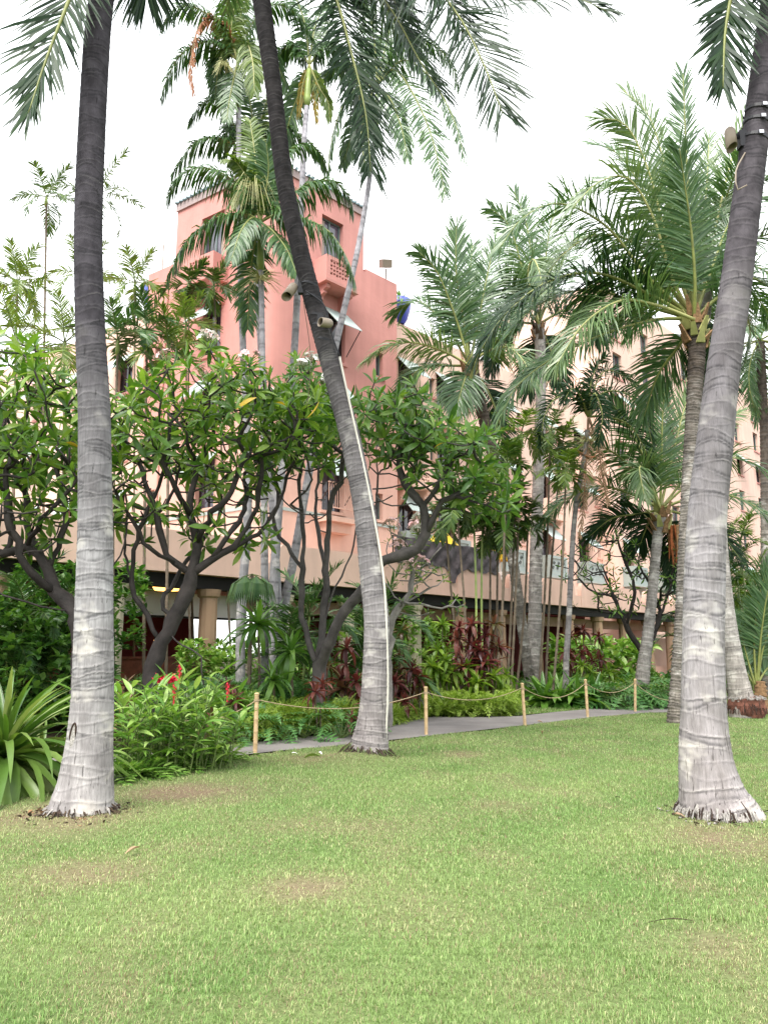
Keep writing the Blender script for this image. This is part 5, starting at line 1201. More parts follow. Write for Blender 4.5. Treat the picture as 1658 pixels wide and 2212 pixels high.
# ------------------------------------------------------------------ thin palms
SL = [M['slender'], M['stem']]; SLL = [M['lime_palm'], M['stem']]; SD = [M['king'], M['stem']]
def thin_palm(label, x, yt, Y, seed, n=8, L=1.2, w=5, xb=None, mats=SL, kind='slender', els=(70, -40), group='thin palms', lean=0, name='thin_palm', stem=None):
    xb = x if xb is None else xb; b = at_ground(xb, Y); root = thing(name, label, 'palm tree', b, group)
    top = W(x, yt, Y) - b; r = w * Y / 1690 * .5; rg = random.Random(seed)
    mid = top * .5 + Vector((rg.uniform(-.1, .1), 0, 0)); h = top.length; k = max(6, int(h / .35)); mb = MB()
    pl = catmull([Vector((0, 0, -.05)), mid, top], h / k)
    rad = []; q2 = []
    for i, q in enumerate(pl): q2 += [q, q + Vector((0, 0, .03))]; rad += [r * (1.15 - .3 * i / len(pl)), r * (1.0 - .3 * i / len(pl))]
    mb.tube(q2, rad, 7).build('stem', [stem or M['stem_br']], root, smooth=True)
    MB().tube([top - Vector((0, 0, .45)), top - Vector((0, 0, .25)), top], [r * .9, r * 1.5, r * .9], 8).build('crown_shaft', [M['shaft']], root, smooth=True)
    crown(root, top, kind, n, L, mats, seed, els, (25, 70)); return root
# left skyline
LS = [('thin palm alone against the sky with a long bare stem', 101, 425, 28, 105, 201, 9, 1.5), ('thin palm top behind the dark upper trunk, fronds to both sides', 212, 420, 26, 160, 202, 10, 2.0),
      ('bushy thin palm at the edge of the skyline', 38, 610, 26, 42, 203, 15, 1.5), ('thin palm crown low behind the thick trunk', 178, 590, 27, 172, 204, 9, 1.6),
      ('ragged thin palm beside the tower shoulder, pale fronds', 292, 610, 25, 296, 205, 9, 1.25), ('thin palm in front of the left balcony', 408, 615, 23, 428, 206, 8, .8), ('thin palm between balcony and ringed trunk, hanging seed strings', 462, 618, 23, 508, 207, 8, .85),
      ('yellow green thin palm before the awning window', 402, 700, 22, 420, 208, 9, 1.05)]
for lb, x, y, Y, xb, sd, n, L in LS: thin_palm(lb, x, y, Y, sd, n, L, 6 if x < 250 else 5, xb, SLL if sd in (203, 204, 205, 208) else SL)
LP = [('leafy areca palm clump low at the skyline edge', 35, 740, 21, 210, 12, 1.9), ('lime areca palm beside the thick trunk', 140, 740, 21, 211, 11, 1.6), ('areca palm with arching dark fronds above the plumeria', 318, 715, 20, 212, 11, 1.15), ('areca palm just behind the thick dark trunk', 255, 735, 19.5, 213, 10, 1.2), ('areca palm with feathered fronds below the awning', 365, 760, 20, 214, 10, 1.3)]
for lb, x, y, Y, sd, n, L in LP: thin_palm(lb, x, y, Y, sd, n, L, 7, None, SLL if sd in (210, 211, 214) else SD, 'areca', (78, -25), 'areca palms above the plumeria', name='areca_palm')
# clump before the terrace
CL = [(985, 1090, 1012, 1400), (1022, 1100, 1022, 0), (1042, 1085, 1040, 0), (1058, 1150, 1050, 0), (1075, 1135, 1072, 0), (1094, 1000, 1078, 0), (1125, 935, 1098, 0), (1112, 1080, 1090, 0), (1188, 930, 1158, 0), (1212, 960, 1172, 0), (1222, 1010, 1186, 0), (1095, 1130, 1064, 0), (960, 1120, 998, 0), (1140, 1120, 1108, 0)]
words_ = ['leaning out toward the plumeria', 'with a pale ringed stem near the cream column', 'with a yellow stem before the netting', 'shortest of the terrace clump, dark crown', 'dark stemmed, before the yellow umbrella', 'rising above the plumeria tips', 'tallest beside the hanging dark frond', 'behind the slim leaning coconut trunk', 'beside the straight ringed trunk, crown high', 'lime crowned, between ringed and slender trunks', 'low lime crown beside the orange spathe', 'double stemmed before the terrace wall', 'over the netting end, wispy', 'before the far awnings, wispy']
for i, ((x, y, xb, _), wd) in enumerate(zip(CL, words_)):
    thin_palm('bamboo like thin palm ' + wd, x, y, 24 + (i % 5) * .6, 230 + i, 9, .95 if i not in (6, 8, 9) else 1.15, 5.5, xb, SLL if i in (9, 10, 6) else SL, group='thin palms before the terrace', stem=M['shaft'] if i in (1, 2) else None)
# ------------------------------------------------------------------ plumeria trees
def canopy(x0, x1, ytop, ybot, Y, dy, n, seed, dmin=.36, lobes=None, floor=0.35):
    """tip points through an uneven dome"""
    rg = random.Random(seed); a, b = W(x0, ytop, Y), W(x1, ybot, Y); ym = (ytop + ybot) / 2; a.x, b.x = W(x0, ym, Y).x, W(x1, ym, Y).x; cx, rx = (a.x + b.x) / 2, (b.x - a.x) / 2; z1, z0 = a.z, b.z; out = []
    ph = [rg.uniform(0, 6.28) for _ in range(4)]; tries = 0
    while len(out) < n and tries < n * 60:
        tries += 1
        u, v = rg.uniform(-1, 1), rg.uniform(-1, 1); q = abs(u) ** 2.6 + abs(v) ** 2.2
        if q > 1: continue
        topz = z1 - (z1 - z0) * (.34 * q) + .22 * math.sin(u * 5 + ph[0]) + .18 * math.sin(v * 5 + u * 3 + ph[1])
        z = topz - (topz - z0) * (rg.random() ** 1.9) * (1 if rg.random() < .85 else .4)
        p_ = Vector((cx + u * rx, Y + v * dy, z))
        if all((p_ - o_).length > dmin for o_ in out[-400:]): out.append(p_)
    return out
def plumeria(label, base, Y, limbs, cans, seed, mat, bark, L=.36, tr=.17, cap=220, nfl=8, nl=(9, 13), group='plumeria trees', tip=.014, camp=(0, 0, 1.6), nyl=3, bare=()):
    b = at_ground(base, Y); root = thing('plumeria_tree', label, 'tree', b, group)
    lb = [[(W(p_[0], p_[1], Y + (p_[2] if len(p_) > 2 else 0)) - b) for p_ in l] for l in limbs]
    for l in lb[:1]: l[0].z = -.08
    tg = [p_ - b for c_ in list(cans) + list(bare) for p_ in c_]
    tips = branch_tree(root, lb, tg, bark, tip, tr, seed, nbare=sum(len(c_) for c_ in bare))
    rosettes(root, tips, mat, seed, L, nl, cap, M['plum_yl'], nyl, camp=camp)
    rg = random.Random(seed); hi = sorted(tips, key=lambda q: -q[0].z)[:max(nfl * 3, 6)]
    for i, (p_, d) in enumerate(rg.sample(hi, min(nfl, len(hi)))):
        o = link('flower_cluster', FL_ME[i % 3 if seed != 73 else 2], root, p_ + Vector((0, -.05, .12))); o.scale = (1.5,) * 3; o.rotation_euler = (0, 0, rg.uniform(0, 6))
    return root
FL_ME = [flower_mesh([M['petal_pk'], M['stem']], 1), flower_mesh([M['petal_pk'], M['stem']], 2, .15, 14), flower_mesh([M['petal'], M['stem']], 3)]
Y = 14.6
plumeria('gnarled plumeria with a forked leaning trunk and broad green canopy, left of the curved palm', 318, Y,
    [[(318, 1500), (335, 1420), (372, 1345), (402, 1285), (412, 1240)], [(412, 1240), (455, 1212), (505, 1180), (545, 1120), (560, 1060, -.3), (566, 1000, -.4)],
     [(412, 1240), (380, 1215), (352, 1170), (340, 1110), (318, 1050), (300, 990, .4)], [(412, 1240), (425, 1170), (412, 1110), (420, 1040), (445, 970, .4)],
     [(350, 1390), (318, 1330), (286, 1265), (292, 1190), (312, 1120), (345, 1050), (370, 980, -.5)], [(455, 1212), (500, 1150), (530, 1090, .8), (528, 1020, 1.1)],
     [(372, 1345), (352, 1300, .5), (378, 1250, .9), (420, 1190, 1.2), (470, 1120, 1.4), (480, 1040, 1.4)], [(286, 1265), (270, 1180, .6), (272, 1090, .9), (262, 1010, 1.0)],
     [(360, 1372), (395, 1395, -.3), (432, 1420, -.5), (440, 1480, -.5)],
     [(380, 1215), (330, 1190, -.6), (290, 1130, -.9), (250, 1060, -1.0)], [(425, 1170), (460, 1110, -.6), (500, 1060, -.9), (520, 1000, -1.0)], [(340, 1110), (375, 1070, .2), (392, 1000, .3)], [(318, 1050), (280, 1030, -.4), (245, 990, -.5)], [(505, 1180), (560, 1150, .4), (600, 1090, .6), (620, 1030, .6)], [(412, 1110), (380, 1060, -.7), (350, 1000, -.8)]],
    [canopy(240, 715, 812, 1000, Y, 1.9, 165, 71, .34), canopy(245, 600, 960, 1180, Y, 1.6, 44, 711, .36)], 71, M['plum'], M['plumbark'], .37, .15, 230, 9, tip=.015, bare=[canopy(240, 600, 930, 1150, Y, 1.7, 70, 712, .34)])
Y = 13.6
plumeria('plumeria spreading behind the thick palm at the edge, long low limbs', 178, Y,
    [[(178, 1500), (172, 1400), (160, 1325), (118, 1275), (104, 1230)], [(104, 1230), (60, 1182), (10, 1196), (-60, 1150), (-120, 1060)], [(104, 1230), (135, 1160), (140, 1090), (120, 1010)],
     [(160, 1325), (215, 1250, .4), (240, 1150, .5), (230, 1040, .5)], [(118, 1275), (70, 1240, -.5), (20, 1120, -.8), (10, 1010, -.8)], [(104, 1230), (60, 1130, .6), (60, 1020, .8)], [(60, 1182), (90, 1120, -.5), (150, 1060, -.7), (190, 1000, -.8)], [(10, 1196), (30, 1120, .5), (-10, 1040, .6)], [(160, 1325), (60, 1300, -.4), (-20, 1270, -.6), (-90, 1180, -.6)], [(215, 1250, .4), (260, 1200, .2), (275, 1120, .2)]],
    [canopy(-190, 250, 790, 1020, Y, 1.9, 150, 72, .34), canopy(-100, 235, 970, 1190, Y, 1.5, 56, 722, .36)], 72, M['plum'], M['plumbark'], .37, .135, 220, 7, tip=.015, bare=[canopy(-100, 240, 930, 1190, Y, 1.7, 80, 723, .34)])
b_ = 688; Y = 16.4
plumeria('many stemmed plumeria whose crooked limbs reach out past the curved palm trunk', b_, Y,
    [[(688, 1500), (690, 1440), (692, 1380), (700, 1310), (704, 1230), (708, 1150), (712, 1090), (735, 1040), (740, 980)], [(690, 1440), (665, 1380), (652, 1310), (652, 1230), (658, 1160), (650, 1100), (645, 1040), (660, 985)],
     [(692, 1380), (725, 1270), (756, 1200), (770, 1130), (778, 1060)], [(690, 1440), (712, 1385, -.4), (745, 1320, -.6), (785, 1272, -.8), (815, 1225, -1.0), (850, 1202, -1.2), (900, 1188, -1.3), (920, 1150, -1.4), (914, 1090, -1.4)],
     [(914, 1090, -1.4), (875, 1045, -1.4), (862, 1010, -1.4), (868, 950, -1.4), (880, 910, -1.4)], [(914, 1090, -1.4), (950, 1040, -1.4), (985, 985, -1.4), (990, 930, -1.4)], [(920, 1150, -1.4), (955, 1085, -1.6), (1005, 1060, -1.7), (1045, 1010, -1.7)],
     [(652, 1230), (620, 1180, .3), (592, 1140, .4), (600, 1070, .5), (585, 1000, .5)], [(704, 1230), (690, 1160, .5), (682, 1080, .8), (690, 1000, .9)], [(815, 1225, -1.0), (800, 1140, .2), (815, 1050, .4), (810, 960, .4)]],
    [canopy(560, 770, 825, 990, Y, 1.8, 80, 73, .34), canopy(770, 935, 860, 990, Y - 1.4, 1.4, 52, 731, .33), canopy(880, 1075, 930, 1070, Y - 1.7, 1.2, 54, 732, .32), canopy(1000, 1130, 1020, 1110, Y - 1.7, .8, 14, 733, .36)], 73, M['plum_dk'], M['plumbark_md'], .37, .145, 240, 10, nyl=1, bare=[canopy(570, 760, 960, 1130, Y, 1.5, 34, 735, .36), canopy(780, 1000, 980, 1100, Y - 1.4, 1, 16, 736, .4)])
Y = 17.5
plumeria('small pale barked plumeria with sparse leaves and white flowers beside the netting', 838, Y,
    [[(838, 1480), (842, 1370), (862, 1310), (884, 1280), (892, 1240)], [(892, 1240), (880, 1200), (850, 1170), (840, 1120)], [(892, 1240), (925, 1215), (950, 1180)], [(862, 1310), (900, 1290), (930, 1270)]],
    [canopy(820, 960, 1120, 1260, Y, .9, 34, 74, .2), canopy(850, 1010, 1240, 1330, Y, .8, 14, 741, .25)], 74, M['plum'], M['plumbark_lt'], .17, .085, 80, 12, (4, 7), 'plumeria trees', .01)
Y = 27.5
plumeria('dark twiggy plumeria behind the short ringed palm', 1392, Y,
    [[(1392, 1500), (1388, 1420), (1350, 1350), (1325, 1290), (1300, 1240)], [(1388, 1420), (1425, 1330, .4), (1400, 1260, .4), (1370, 1200, .4)], [(1350, 1350), (1370, 1280, -.4), (1345, 1200, -.4)], [(1425, 1330, .4), (1450, 1260, .6), (1470, 1200, .6)], [(1325, 1290), (1270, 1270), (1235, 1230)]],
    [canopy(1205, 1500, 1130, 1330, Y, 2.0, 110, 75, .36)], 75, M['plum_dk'], M['plumbark'], .24, .13, 120, 0, (5, 9), 'plumeria trees', .017, nyl=0)
# ------------------------------------------------------------------ bed edging and undergrowth
def scatter(name, poly_px, n, t, mat, L, seed, zr=(0, .3), els=(75, 5), kind='stuff', label=None, cat=None, clump=6, ys=None):
    rg = random.Random(seed); P = gp(poly_px); xs = [p_[0] for p_ in P]; yy = [p_[1] for p_ in P]; Ms = []
    k = 0
    while len(Ms) < n and k < n * 12:
        k += 1; x, y = rg.uniform(min(xs), max(xs)), rg.uniform(min(yy), max(yy))
        if not in_poly(P, np.array([x]), np.array([y]))[0]: continue
        z = rg.uniform(*zr); a0 = rg.uniform(0, 6.28); s = rg.uniform(.7, 1.25)
        for j in range(clump):
            el = R(els[0] + (els[1] - els[0]) * j / max(1, clump - 1) + rg.uniform(-10, 10))
            Ms.append((rg.choice((0, 1, 1, 2)), leaf_matrix(Vector((x, y, z)), a0 + j * 2.4, el, L * s * rg.uniform(.75, 1.2), rg.uniform(-.4, .4))))
    o = joined_leaves(name, t, None, Ms, mat, None, kind)
    if o: tag(o, label, cat)
    return o
BED1 = [(-300, 1590), (0, 1587), (250, 1575), (520, 1566), (720, 1556), (830, 1546), (900, 1530), (1120, 1516), (1300, 1510), (1450, 1500), (1500, 1480), (1200, 1475), (800, 1500), (400, 1520), (-300, 1530)]
scatter('undergrowth', BED1, 10000, 'oval', M['under'], .26, 301, (0, .6), label='dense dark undergrowth filling the bed behind the path', cat='undergrowth')
scatter('fern_undergrowth', [(240, 1592), (520, 1584), (760, 1560), (830, 1552), (830, 1530), (600, 1540), (250, 1550)], 5200, 'fern', M['philo'], .5, 302, (.15, .8), (55, -15), label='dark lacy ferns massed under the gnarled plumeria', cat='ferns')
scatter('lime_fern_border', [(555, 1603), (720, 1583), (770, 1576), (770, 1560), (640, 1568), (530, 1586)], 5200, 'fern', M['lime'], .34, 303, (.05, .42), (70, 5), label='lime green fern edging before the rope at the path', cat='ferns')
scatter('lime_fern_border', [(835, 1569), (880, 1557), (920, 1548), (915, 1535), (830, 1548)], 2000, 'fern', M['lime'], .34, 304, (.02, .22), (70, 5), label='small lime fern patch just past the curved palm foot', cat='ferns')
scatter('lime_fern_border', [(925, 1549), (1040, 1549), (1110, 1546), (1112, 1530), (1060, 1524), (925, 1530)], 5200, 'fern', M['lime'], .36, 305, (.02, .42), (70, 5), label='lime fern edging at the grass corner before the ti plants', cat='ferns')
scatter('lime_fern_border', [(1165, 1512), (1300, 1513), (1400, 1506), (1400, 1498), (1200, 1498)], 2600, 'fern', M['lime'], .42, 306, (.02, .2), (70, 5), label='pale fern strip along the back lawn below the crinums', cat='ferns')
scatter('far_shrubbery', [(1470, 1497), (1560, 1497), (2000, 1492), (2000, 1465), (1500, 1470)], 5200, 'oval', M['under'], .5, 307, (0, 5.5), label='tall mixed green shrubbery filling the far edge', cat='shrubbery')
scatter('side_shrubbery', [(-250, 1592), (240, 1592), (240, 1560), (-250, 1565)], 4000, 'oval', M['under'], .22, 308, (0, 2.6), label='dark shrubs under the edge plumeria', cat='shrubbery')
scatter('mid_shrubbery', [(700, 1530), (1000, 1512), (1000, 1495), (720, 1505)], 3600, 'oval', M['ginger'], .24, 309, (.3, 2.9), label='leafy shrubs before the arcade columns', cat='shrubbery')
scatter('terrace_shrubbery', [(1190, 1500), (1360, 1492), (1420, 1488), (1400, 1480), (1190, 1488)], 1500, 'oval', M['ginger'], .5, 310, (.2, 2.2), label='light green shrubs below the terrace end', cat='shrubbery')
# ------------------------------------------------------------------ strap leaved lilies at the near edge
r_ = tuft('large clump of long arching yellow green strap leaves beside the thick palm', 25, 9.5, 'strap', M['strap'], 230, 2.0, 401, (86, -35), 'spider_lily', crowns=1, z0=.3)
r_ = tuft('second strap leaved clump cut by the edge of the frame', -70, 10.1, 'strap', M['strap'], 60, 1.6, 402, (84, 0), 'spider_lily', z0=.25)
r_ = tuft('strap leaved clump half behind the thick palm foot', 108, 10.4, 'strap', M['strap'], 44, 1.3, 403, (80, 0), 'spider_lily', z0=.15)
DKP = [(-60, 9.7), (5, 9.55), (45, 9.7), (85, 9.8), (130, 10.1), (-20, 10.1), (65, 10.3)]
wd = ['cut by the frame edge', 'under the big strap leaves', 'at the lawn corner', 'next to the thick trunk', 'tucked behind the thick trunk', 'deep under the lilies', 'back of the lily bed']
for i, (x, Yq) in enumerate(DKP): tuft('low dark lobed leaf plant ' + wd[i], x, Yq, 'fern', M['philo'], 13, .42, 410 + i, (70, -5), 'lobed_plant', group='dark plants under the lilies')
# ------------------------------------------------------------------ red ginger bed
rg = random.Random(77)
def ginger(label, x, Yq, h, n, seed, red=1, group='red ginger clumps'):
    rg = random.Random(seed); b = at_ground(x, Yq); root = thing('red_ginger', label, 'plant', b, group); mb = MB()
    for s in range(n):
        a = s * 2.4; sp = .08 + .22 * math.sqrt(s / n); hh = h * rg.uniform(.6, 1.05); lx = Vector((math.cos(a) * sp, math.sin(a) * sp, 0)); lean = Vector((math.cos(a), math.sin(a), 0)) * hh * rg.uniform(.1, .45)
        pl = [lx, lx + lean * .3 + Vector((0, 0, hh * .55)), lx + lean + Vector((0, 0, hh))]; mb.tube(pl, [.011, .009, .006], 4)
        side = rg.uniform(0, 6.28)
        for k in range(9):
            f = .25 + .75 * k / 8; p_ = pl[0].lerp(pl[1], f * 2) if f < .5 else pl[1].lerp(pl[2], f * 2 - 1)
            az = side + (math.pi if k % 2 else 0) + rg.uniform(-.5, .5)
            o = link('leaf', leaf_mesh('lance', rg.choice((0, 1, 1)), M['ginger']), root); o.matrix_local = leaf_matrix(p_, az, R(25 + 35 * f - rg.uniform(0, 30)), rg.uniform(.24, .4), rg.uniform(-.5, .5))
        if s < red:
            t_ = pl[2] + Vector((0, 0, .06)); fm = MB()
            for q in range(16):
                a2 = q * 2.4; z = q / 16 * .16; d = Vector((math.cos(a2), math.sin(a2), .5)); fm.add([t_ + Vector((0, 0, z)), t_ + Vector((0, 0, z)) + d * .03 + Vector((-d.y, d.x, 0)) * .01, t_ + Vector((0, 0, z + .035)) + d * .025, t_ + Vector((0, 0, z)) + d * .03 - Vector((-d.y, d.x, 0)) * .014], [(0, 1, 2, 3)])
            fm.tube([t_ - Vector((0, 0, .08)), t_ + Vector((0, 0, .17))], [.012, .008], 5); fm.build('flower_spike', [M['redflower']], root)
    mb.build('stem', [M['stem']], root); return root
GI = [(262, 10.55, .95, 6, 0), (300, 10.6, 1.05, 7, 0), (345, 10.7, 1.1, 9, 1), (395, 10.9, 1.0, 9, 0), (440, 11.1, 1.15, 9, 1), (478, 11.3, .9, 8, 0), (330, 11.2, 1.25, 7, 1), (290, 11.3, 1.2, 6, 0), (410, 11.5, 1.25, 7, 0), (250, 11.1, 1.25, 5, 0)]
gw = ['beside the thick palm, plain green', 'at the grey kerb stone', 'with one red spike in the middle of the bed', 'leaning over the dry lawn', 'carrying a red spike nearest the path', 'at the path corner', 'taller, behind the middle clump', 'behind the kerb stone, tall', 'tall, back of the bed by the rope', 'half hidden by the thick palm']
for i, (x, Yq, h, n, rd) in enumerate(GI): ginger('leafy ginger clump ' + gw[i], x, Yq, h, n, 500 + i, rd)
fw = ['at the dry lawn edge', 'under the ginger leaves', 'beside the kerb stone', 'below the red spike', 'at the path corner', 'at the bed end']
for i, x in enumerate([268, 305, 345, 390, 435, 475]):
    tuft('low green lobed fern ' + fw[i], x, G(x, 1690 - (x - 250) * .2).y + .05, 'fern', M['ginger'], 24, .6, 520 + i, (65, -8), 'lobed_fern', crowns=3, spread=.16, group='ferns along the ginger bed')
o = thing('bromeliad_torch', 'bright crimson torch flower head standing above the ginger leaves', 'flower', at_ground(358, 13.3)); fm = MB(); hd = W(358, 1468, 13.3) - o.location
for q in range(90):
    d = Vector((rg.gauss(0, 1), rg.gauss(0, 1), rg.gauss(0, .8))).normalized(); c_ = hd + Vector((rg.uniform(-.16, .16), 0, rg.uniform(-.03, .05))); e = d.orthogonal().normalized() * .02; fm.add([c_, c_ + d * .05 + e, c_ + d * .11, c_ + d * .05 - e], [(0, 1, 2, 3)])
fm.build('flower_head', [M['redflower']], o); MB().tube([Vector((0, 0, 0)), hd], .012, 5).build('stem', [M['stem']], o)
# ------------------------------------------------------------------ philodendrons, dracaena, ti plants, monsteras
PH = [(470, 14.2, .6), (530, 14.5, .55), (600, 14.8, .6), (660, 15.2, .6), (740, 15.2, .65), (560, 16.2, .7), (630, 16.6, .7), (480, 16, .7), (290, 14.0, .6), (760, 16.4, .7), (430, 15.0, .6)]
pw = ['under the rope beside the ginger', 'behind the first rope post', 'between the first posts', 'below the crooked stems', 'against the curved palm', 'deep in the bed, second row', 'under the dracaena', 'behind the torch flower', 'left of the gnarled trunk', 'under the many stemmed plumeria', 'at the gnarled trunk']
for i, (x, Yq, L) in enumerate(PH): tuft('split leaf philodendron ' + pw[i], x, Yq, 'philo', M['philo'], 13, L * .78, 540 + i, (70, 5), 'philodendron', stalk=.55, group='philodendrons in the bed')
MO = [(1290, 24.5), (1335, 23.8), (1375, 24.2), (1410, 24.6), (1440, 23.9), (1355, 25.4), (1460, 25.2)]
mw = ['beside the crinums', 'behind the fifth rope post', 'under the short palm', 'between short palm and pale trunk', 'touching the rough trunk', 'behind, near the bench wall', 'back, close to the pale trunk']
for i, (x, Yq) in enumerate(MO): tuft('monstera with big split leaves ' + mw[i], x, Yq, 'mons', M['philo'], 18, .72, 560 + i, (65, 0), 'monstera', stalk=.75, group='monsteras below the short palm')
CR = [(1170, 24.2), (1205, 23.9), (1245, 24.1), (1280, 24.6), (1225, 25.2), (1190, 25.4)]
cw = ['at the stained palm foot', 'with one white flower', 'below the slender palm', 'next to the monsteras', 'second row', 'behind the stained palm']
for i, (x, Yq) in enumerate(CR): tuft('dark green crinum rosette ' + cw[i], x, Yq, 'crin', M['crin'], 32, 1.5, 570 + i, (82, -15), 'crinum', z0=.15, group='crinums by the back lawn')
def dracaena(label, x, yt, Yq, L, n, seed, mat=None):
    b = at_ground(x, Yq); root = thing('dracaena', label, 'plant', b, 'dracaenas'); top = W(x, yt, Yq) - b; rg = random.Random(seed)
    MB().tube([Vector((0, 0, -.05)), top * .5 + Vector((.05, 0, 0)), top], [.035, .03, .025], 7).build('stem', [M['stem_br']], root); plant_leaves(root, top, 'crin', mat or M['crin'], n, L, rg, (82, -25)); return root
dracaena('tall dracaena with a fountain of broad leaves by the leaning grey trunks', 558, 1350, 17.2, .95, 30, 581); dracaena('lower dracaena rosette beside the crooked stems', 628, 1410, 17.0, .85, 26, 582); dracaena('dark dracaena deep below the tall one', 590, 1470, 16.6, .8, 24, 583)
o = thing('fan_palm', 'hanging blue green fan palm leaf beside the ringed trunks', 'palm tree', at_ground(540, 18.5)); tp = W(545, 1240, 18.5) - o.location
MB().tube([Vector((0, 0, 0)), tp], [.06, .04], 7).build('stem', [M['stem_br']], o)
for q in range(6):
    fm = MB(); a0 = q * 1.05; dr = Vector((math.cos(a0), math.sin(a0), -.3)) * .25; hb = tp + dr
    for s in range(21):
        a = (s - 10) / 10 * 1.5; d = (dr.normalized() * math.cos(a) + Vector((-dr.y, dr.x, 0)).normalized() * math.sin(a)); e = Vector((-d.y, d.x, 0)) * .03; fm.add([hb, hb + d * .25 + e + Vector((0, 0, -.12)), hb + d * .4 + Vector((0, 0, -.6)), hb + d * .25 - e + Vector((0, 0, -.12))], [(0, 1, 2, 3)])
    fm.tube([tp, hb], .015, 4, 1); fm.build('fan_leaf', [M['king'], M['stem']], o)
TI = [  # x, depth, height, mat, stems, label
 (690, 15.6, 1.0, 'ti_red', 2, 'dark red ti plant at the foot of the crooked stems'), (745, 17.5, 1.7, 'ti_red', 3, 'maroon ti plant before the hidden column'), (712, 17.2, 1.3, 'ti_mix', 2, 'bronze ti plant among the crooked stems'),
 (858, 19.0, 1.5, 'ti_mix', 3, 'bronze ti plant just past the curved trunk'), (880, 18.4, 1.2, 'ti_red', 3, 'dusky red ti plant beside the lime ferns'), (848, 18.0, .9, 'ti_red', 2, 'short red ti plant against the white conduit'), (905, 18.8, .8, 'ti_mix', 2, 'brown ti plant at the bed front'), (872, 21.0, 2.2, 'ti_mix', 2, 'tall bronze ti plant by the cream column'),
 (940, 20.6, 1.7, 'ti_green', 3, 'lime ti plant before the cream column'), (965, 19.8, 1.4, 'ti_green', 4, 'lime and green ti plant in the middle of the bed'), (925, 19.6, 1.0, 'ti_green', 3, 'small lime ti plant near the second post'), (1000, 20.8, 2.3, 'ti_red', 3, 'tallest maroon ti plant before the terrace'), (985, 21.4, 2.0, 'ti_red', 2, 'maroon ti plant behind the lime one'), (1022, 21.6, 2.4, 'ti_red', 3, 'red ti plant under the bamboo stems'),
 (1050, 21.2, 2.1, 'ti_red', 3, 'bright red ti plant nearest the stained palm'), (1068, 21.8, 2.4, 'ti_mix', 2, 'bronze ti plant touching the thin palms'), (1035, 20.2, 1.3, 'ti_red', 3, 'red ti plant over the fern corner'), (1010, 19.9, 1.2, 'ti_green', 3, 'yellow green ti plant over the fern edge'), (1060, 20.6, 1.2, 'ti_green', 3, 'green ti plant by the third post'), (1045, 19.8, .8, 'ti_mix', 2, 'low bronze ti plant at the fern corner'), (955, 21.8, 2.4, 'ti_green', 2, 'tall pale green ti plant by the cream column foot'), (1030, 19.7, .9, 'ti_green', 3, 'low green ti plant behind the fern corner'),
 (1095, 22.0, 1.0, 'ti_green', 3, 'green ti plant behind the stained palm foot'), (1230, 27.5, 2.2, 'ti_red', 3, 'purple ti plants below the terrace wall'), (1260, 27.8, 2.4, 'ti_red', 3, 'purple ti plant beside the short columns'), (1290, 28.2, 2.2, 'ti_red', 2, 'thin purple ti plant before the pink low wall'), (1480, 26, 2.6, 'ti_red', 3, 'crimson ti plant glimpsed beside the rough trunk'), (1250, 26.0, 1.2, 'ti_green', 3, 'green ti plant behind the crinums'), (1310, 26.4, 1.0, 'ti_green', 3, 'green ti plant behind the monsteras'),
 (265, 14.5, 1.0, 'ti_mix', 3, 'bronze cordyline left of the gnarled trunk'), (280, 13.4, .7, 'ti_mix', 3, 'speckled low croton beside the thick palm'), (510, 15.2, .7, 'ti_red', 1, 'low maroon bromeliad under the dracaena'), (500, 15.9, .9, 'ti_mix', 2, 'brown cordyline near the forked trunk'), (780, 15.4, .6, 'ti_red', 2, 'small red cordyline left of the curved palm foot'), (455, 13.4, .5, 'ti_mix', 2, 'bronze bromeliad behind the first rope')]
for i, (x, Yq, h, m, st, lb) in enumerate(TI): ti_plant(lb, x, Yq + (0 if not 840 < x < 1080 else 1.0 if x < 910 else max(0, 21.8 - Yq) * .9), h, M[m], 600 + i, st, .48 if Yq > 17 else .36, 15, group='ti plants in the bed')
BG = [(20, 17, 'areca palm clump in the dark arcade corner'), (90, 18, 'areca palm clump below the edge plumeria'), (640, 19, 'areca palm beside the pale leaning trunk'), (800, 20, 'areca palm behind the curved trunk'), (1560, 27, 'areca palm clump behind the root block'), (1620, 28, 'pale areca palm at the far edge'), (1500, 29, 'lady palm clump behind the broad trunk'), (1580, 31, 'lime areca palm high behind the trunk')]
for i, (x, Yq, lb) in enumerate(BG):
    b = at_ground(x, Yq); root = thing('areca_palm', lb, 'palm tree', b, 'low areca palms'); n = 0
    for s in range(4 if i < 4 else 6):
        hh = (1.0 + .5 * s) if i < 4 else 1.2 + .9 * s; c_ = Vector((math.cos(s * 2.1) * .3, math.sin(s * 2.1) * .3, hh))
        MB().tube([Vector((c_.x * .3, c_.y * .3, -.05)), c_], [.035, .028], 6).build('stem', [M['shaft']], root)
        crown(root, c_, 'areca', 7, 1.5, SLL if i in (5, 7) else SD, 700 + i * 9 + s, (75, -5), (30, 70))

scatter('cafe_shrubbery', [(380, 1552), (700, 1540), (700, 1526), (380, 1536)], 4200, 'oval', M['ginger'], .2, 311, (.2, 1.9), label='light leafy shrubs before the cafe arcade', cat='shrubbery')

scatter('edge_shrubbery', [(-250, 1570), (300, 1570), (300, 1556), (-250, 1558)], 3600, 'oval', M['under'], .2, 312, (1.6, 3.7), label='light leafy sprays before the arcade at the edge', cat='shrubbery')
scatter('rope_ferns', [(420, 1597), (545, 1592), (545, 1580), (420, 1584)], 1500, 'fern', M['ginger'], .42, 313, (.1, .6), label='mid green ferns behind the corner rope post', cat='ferns')
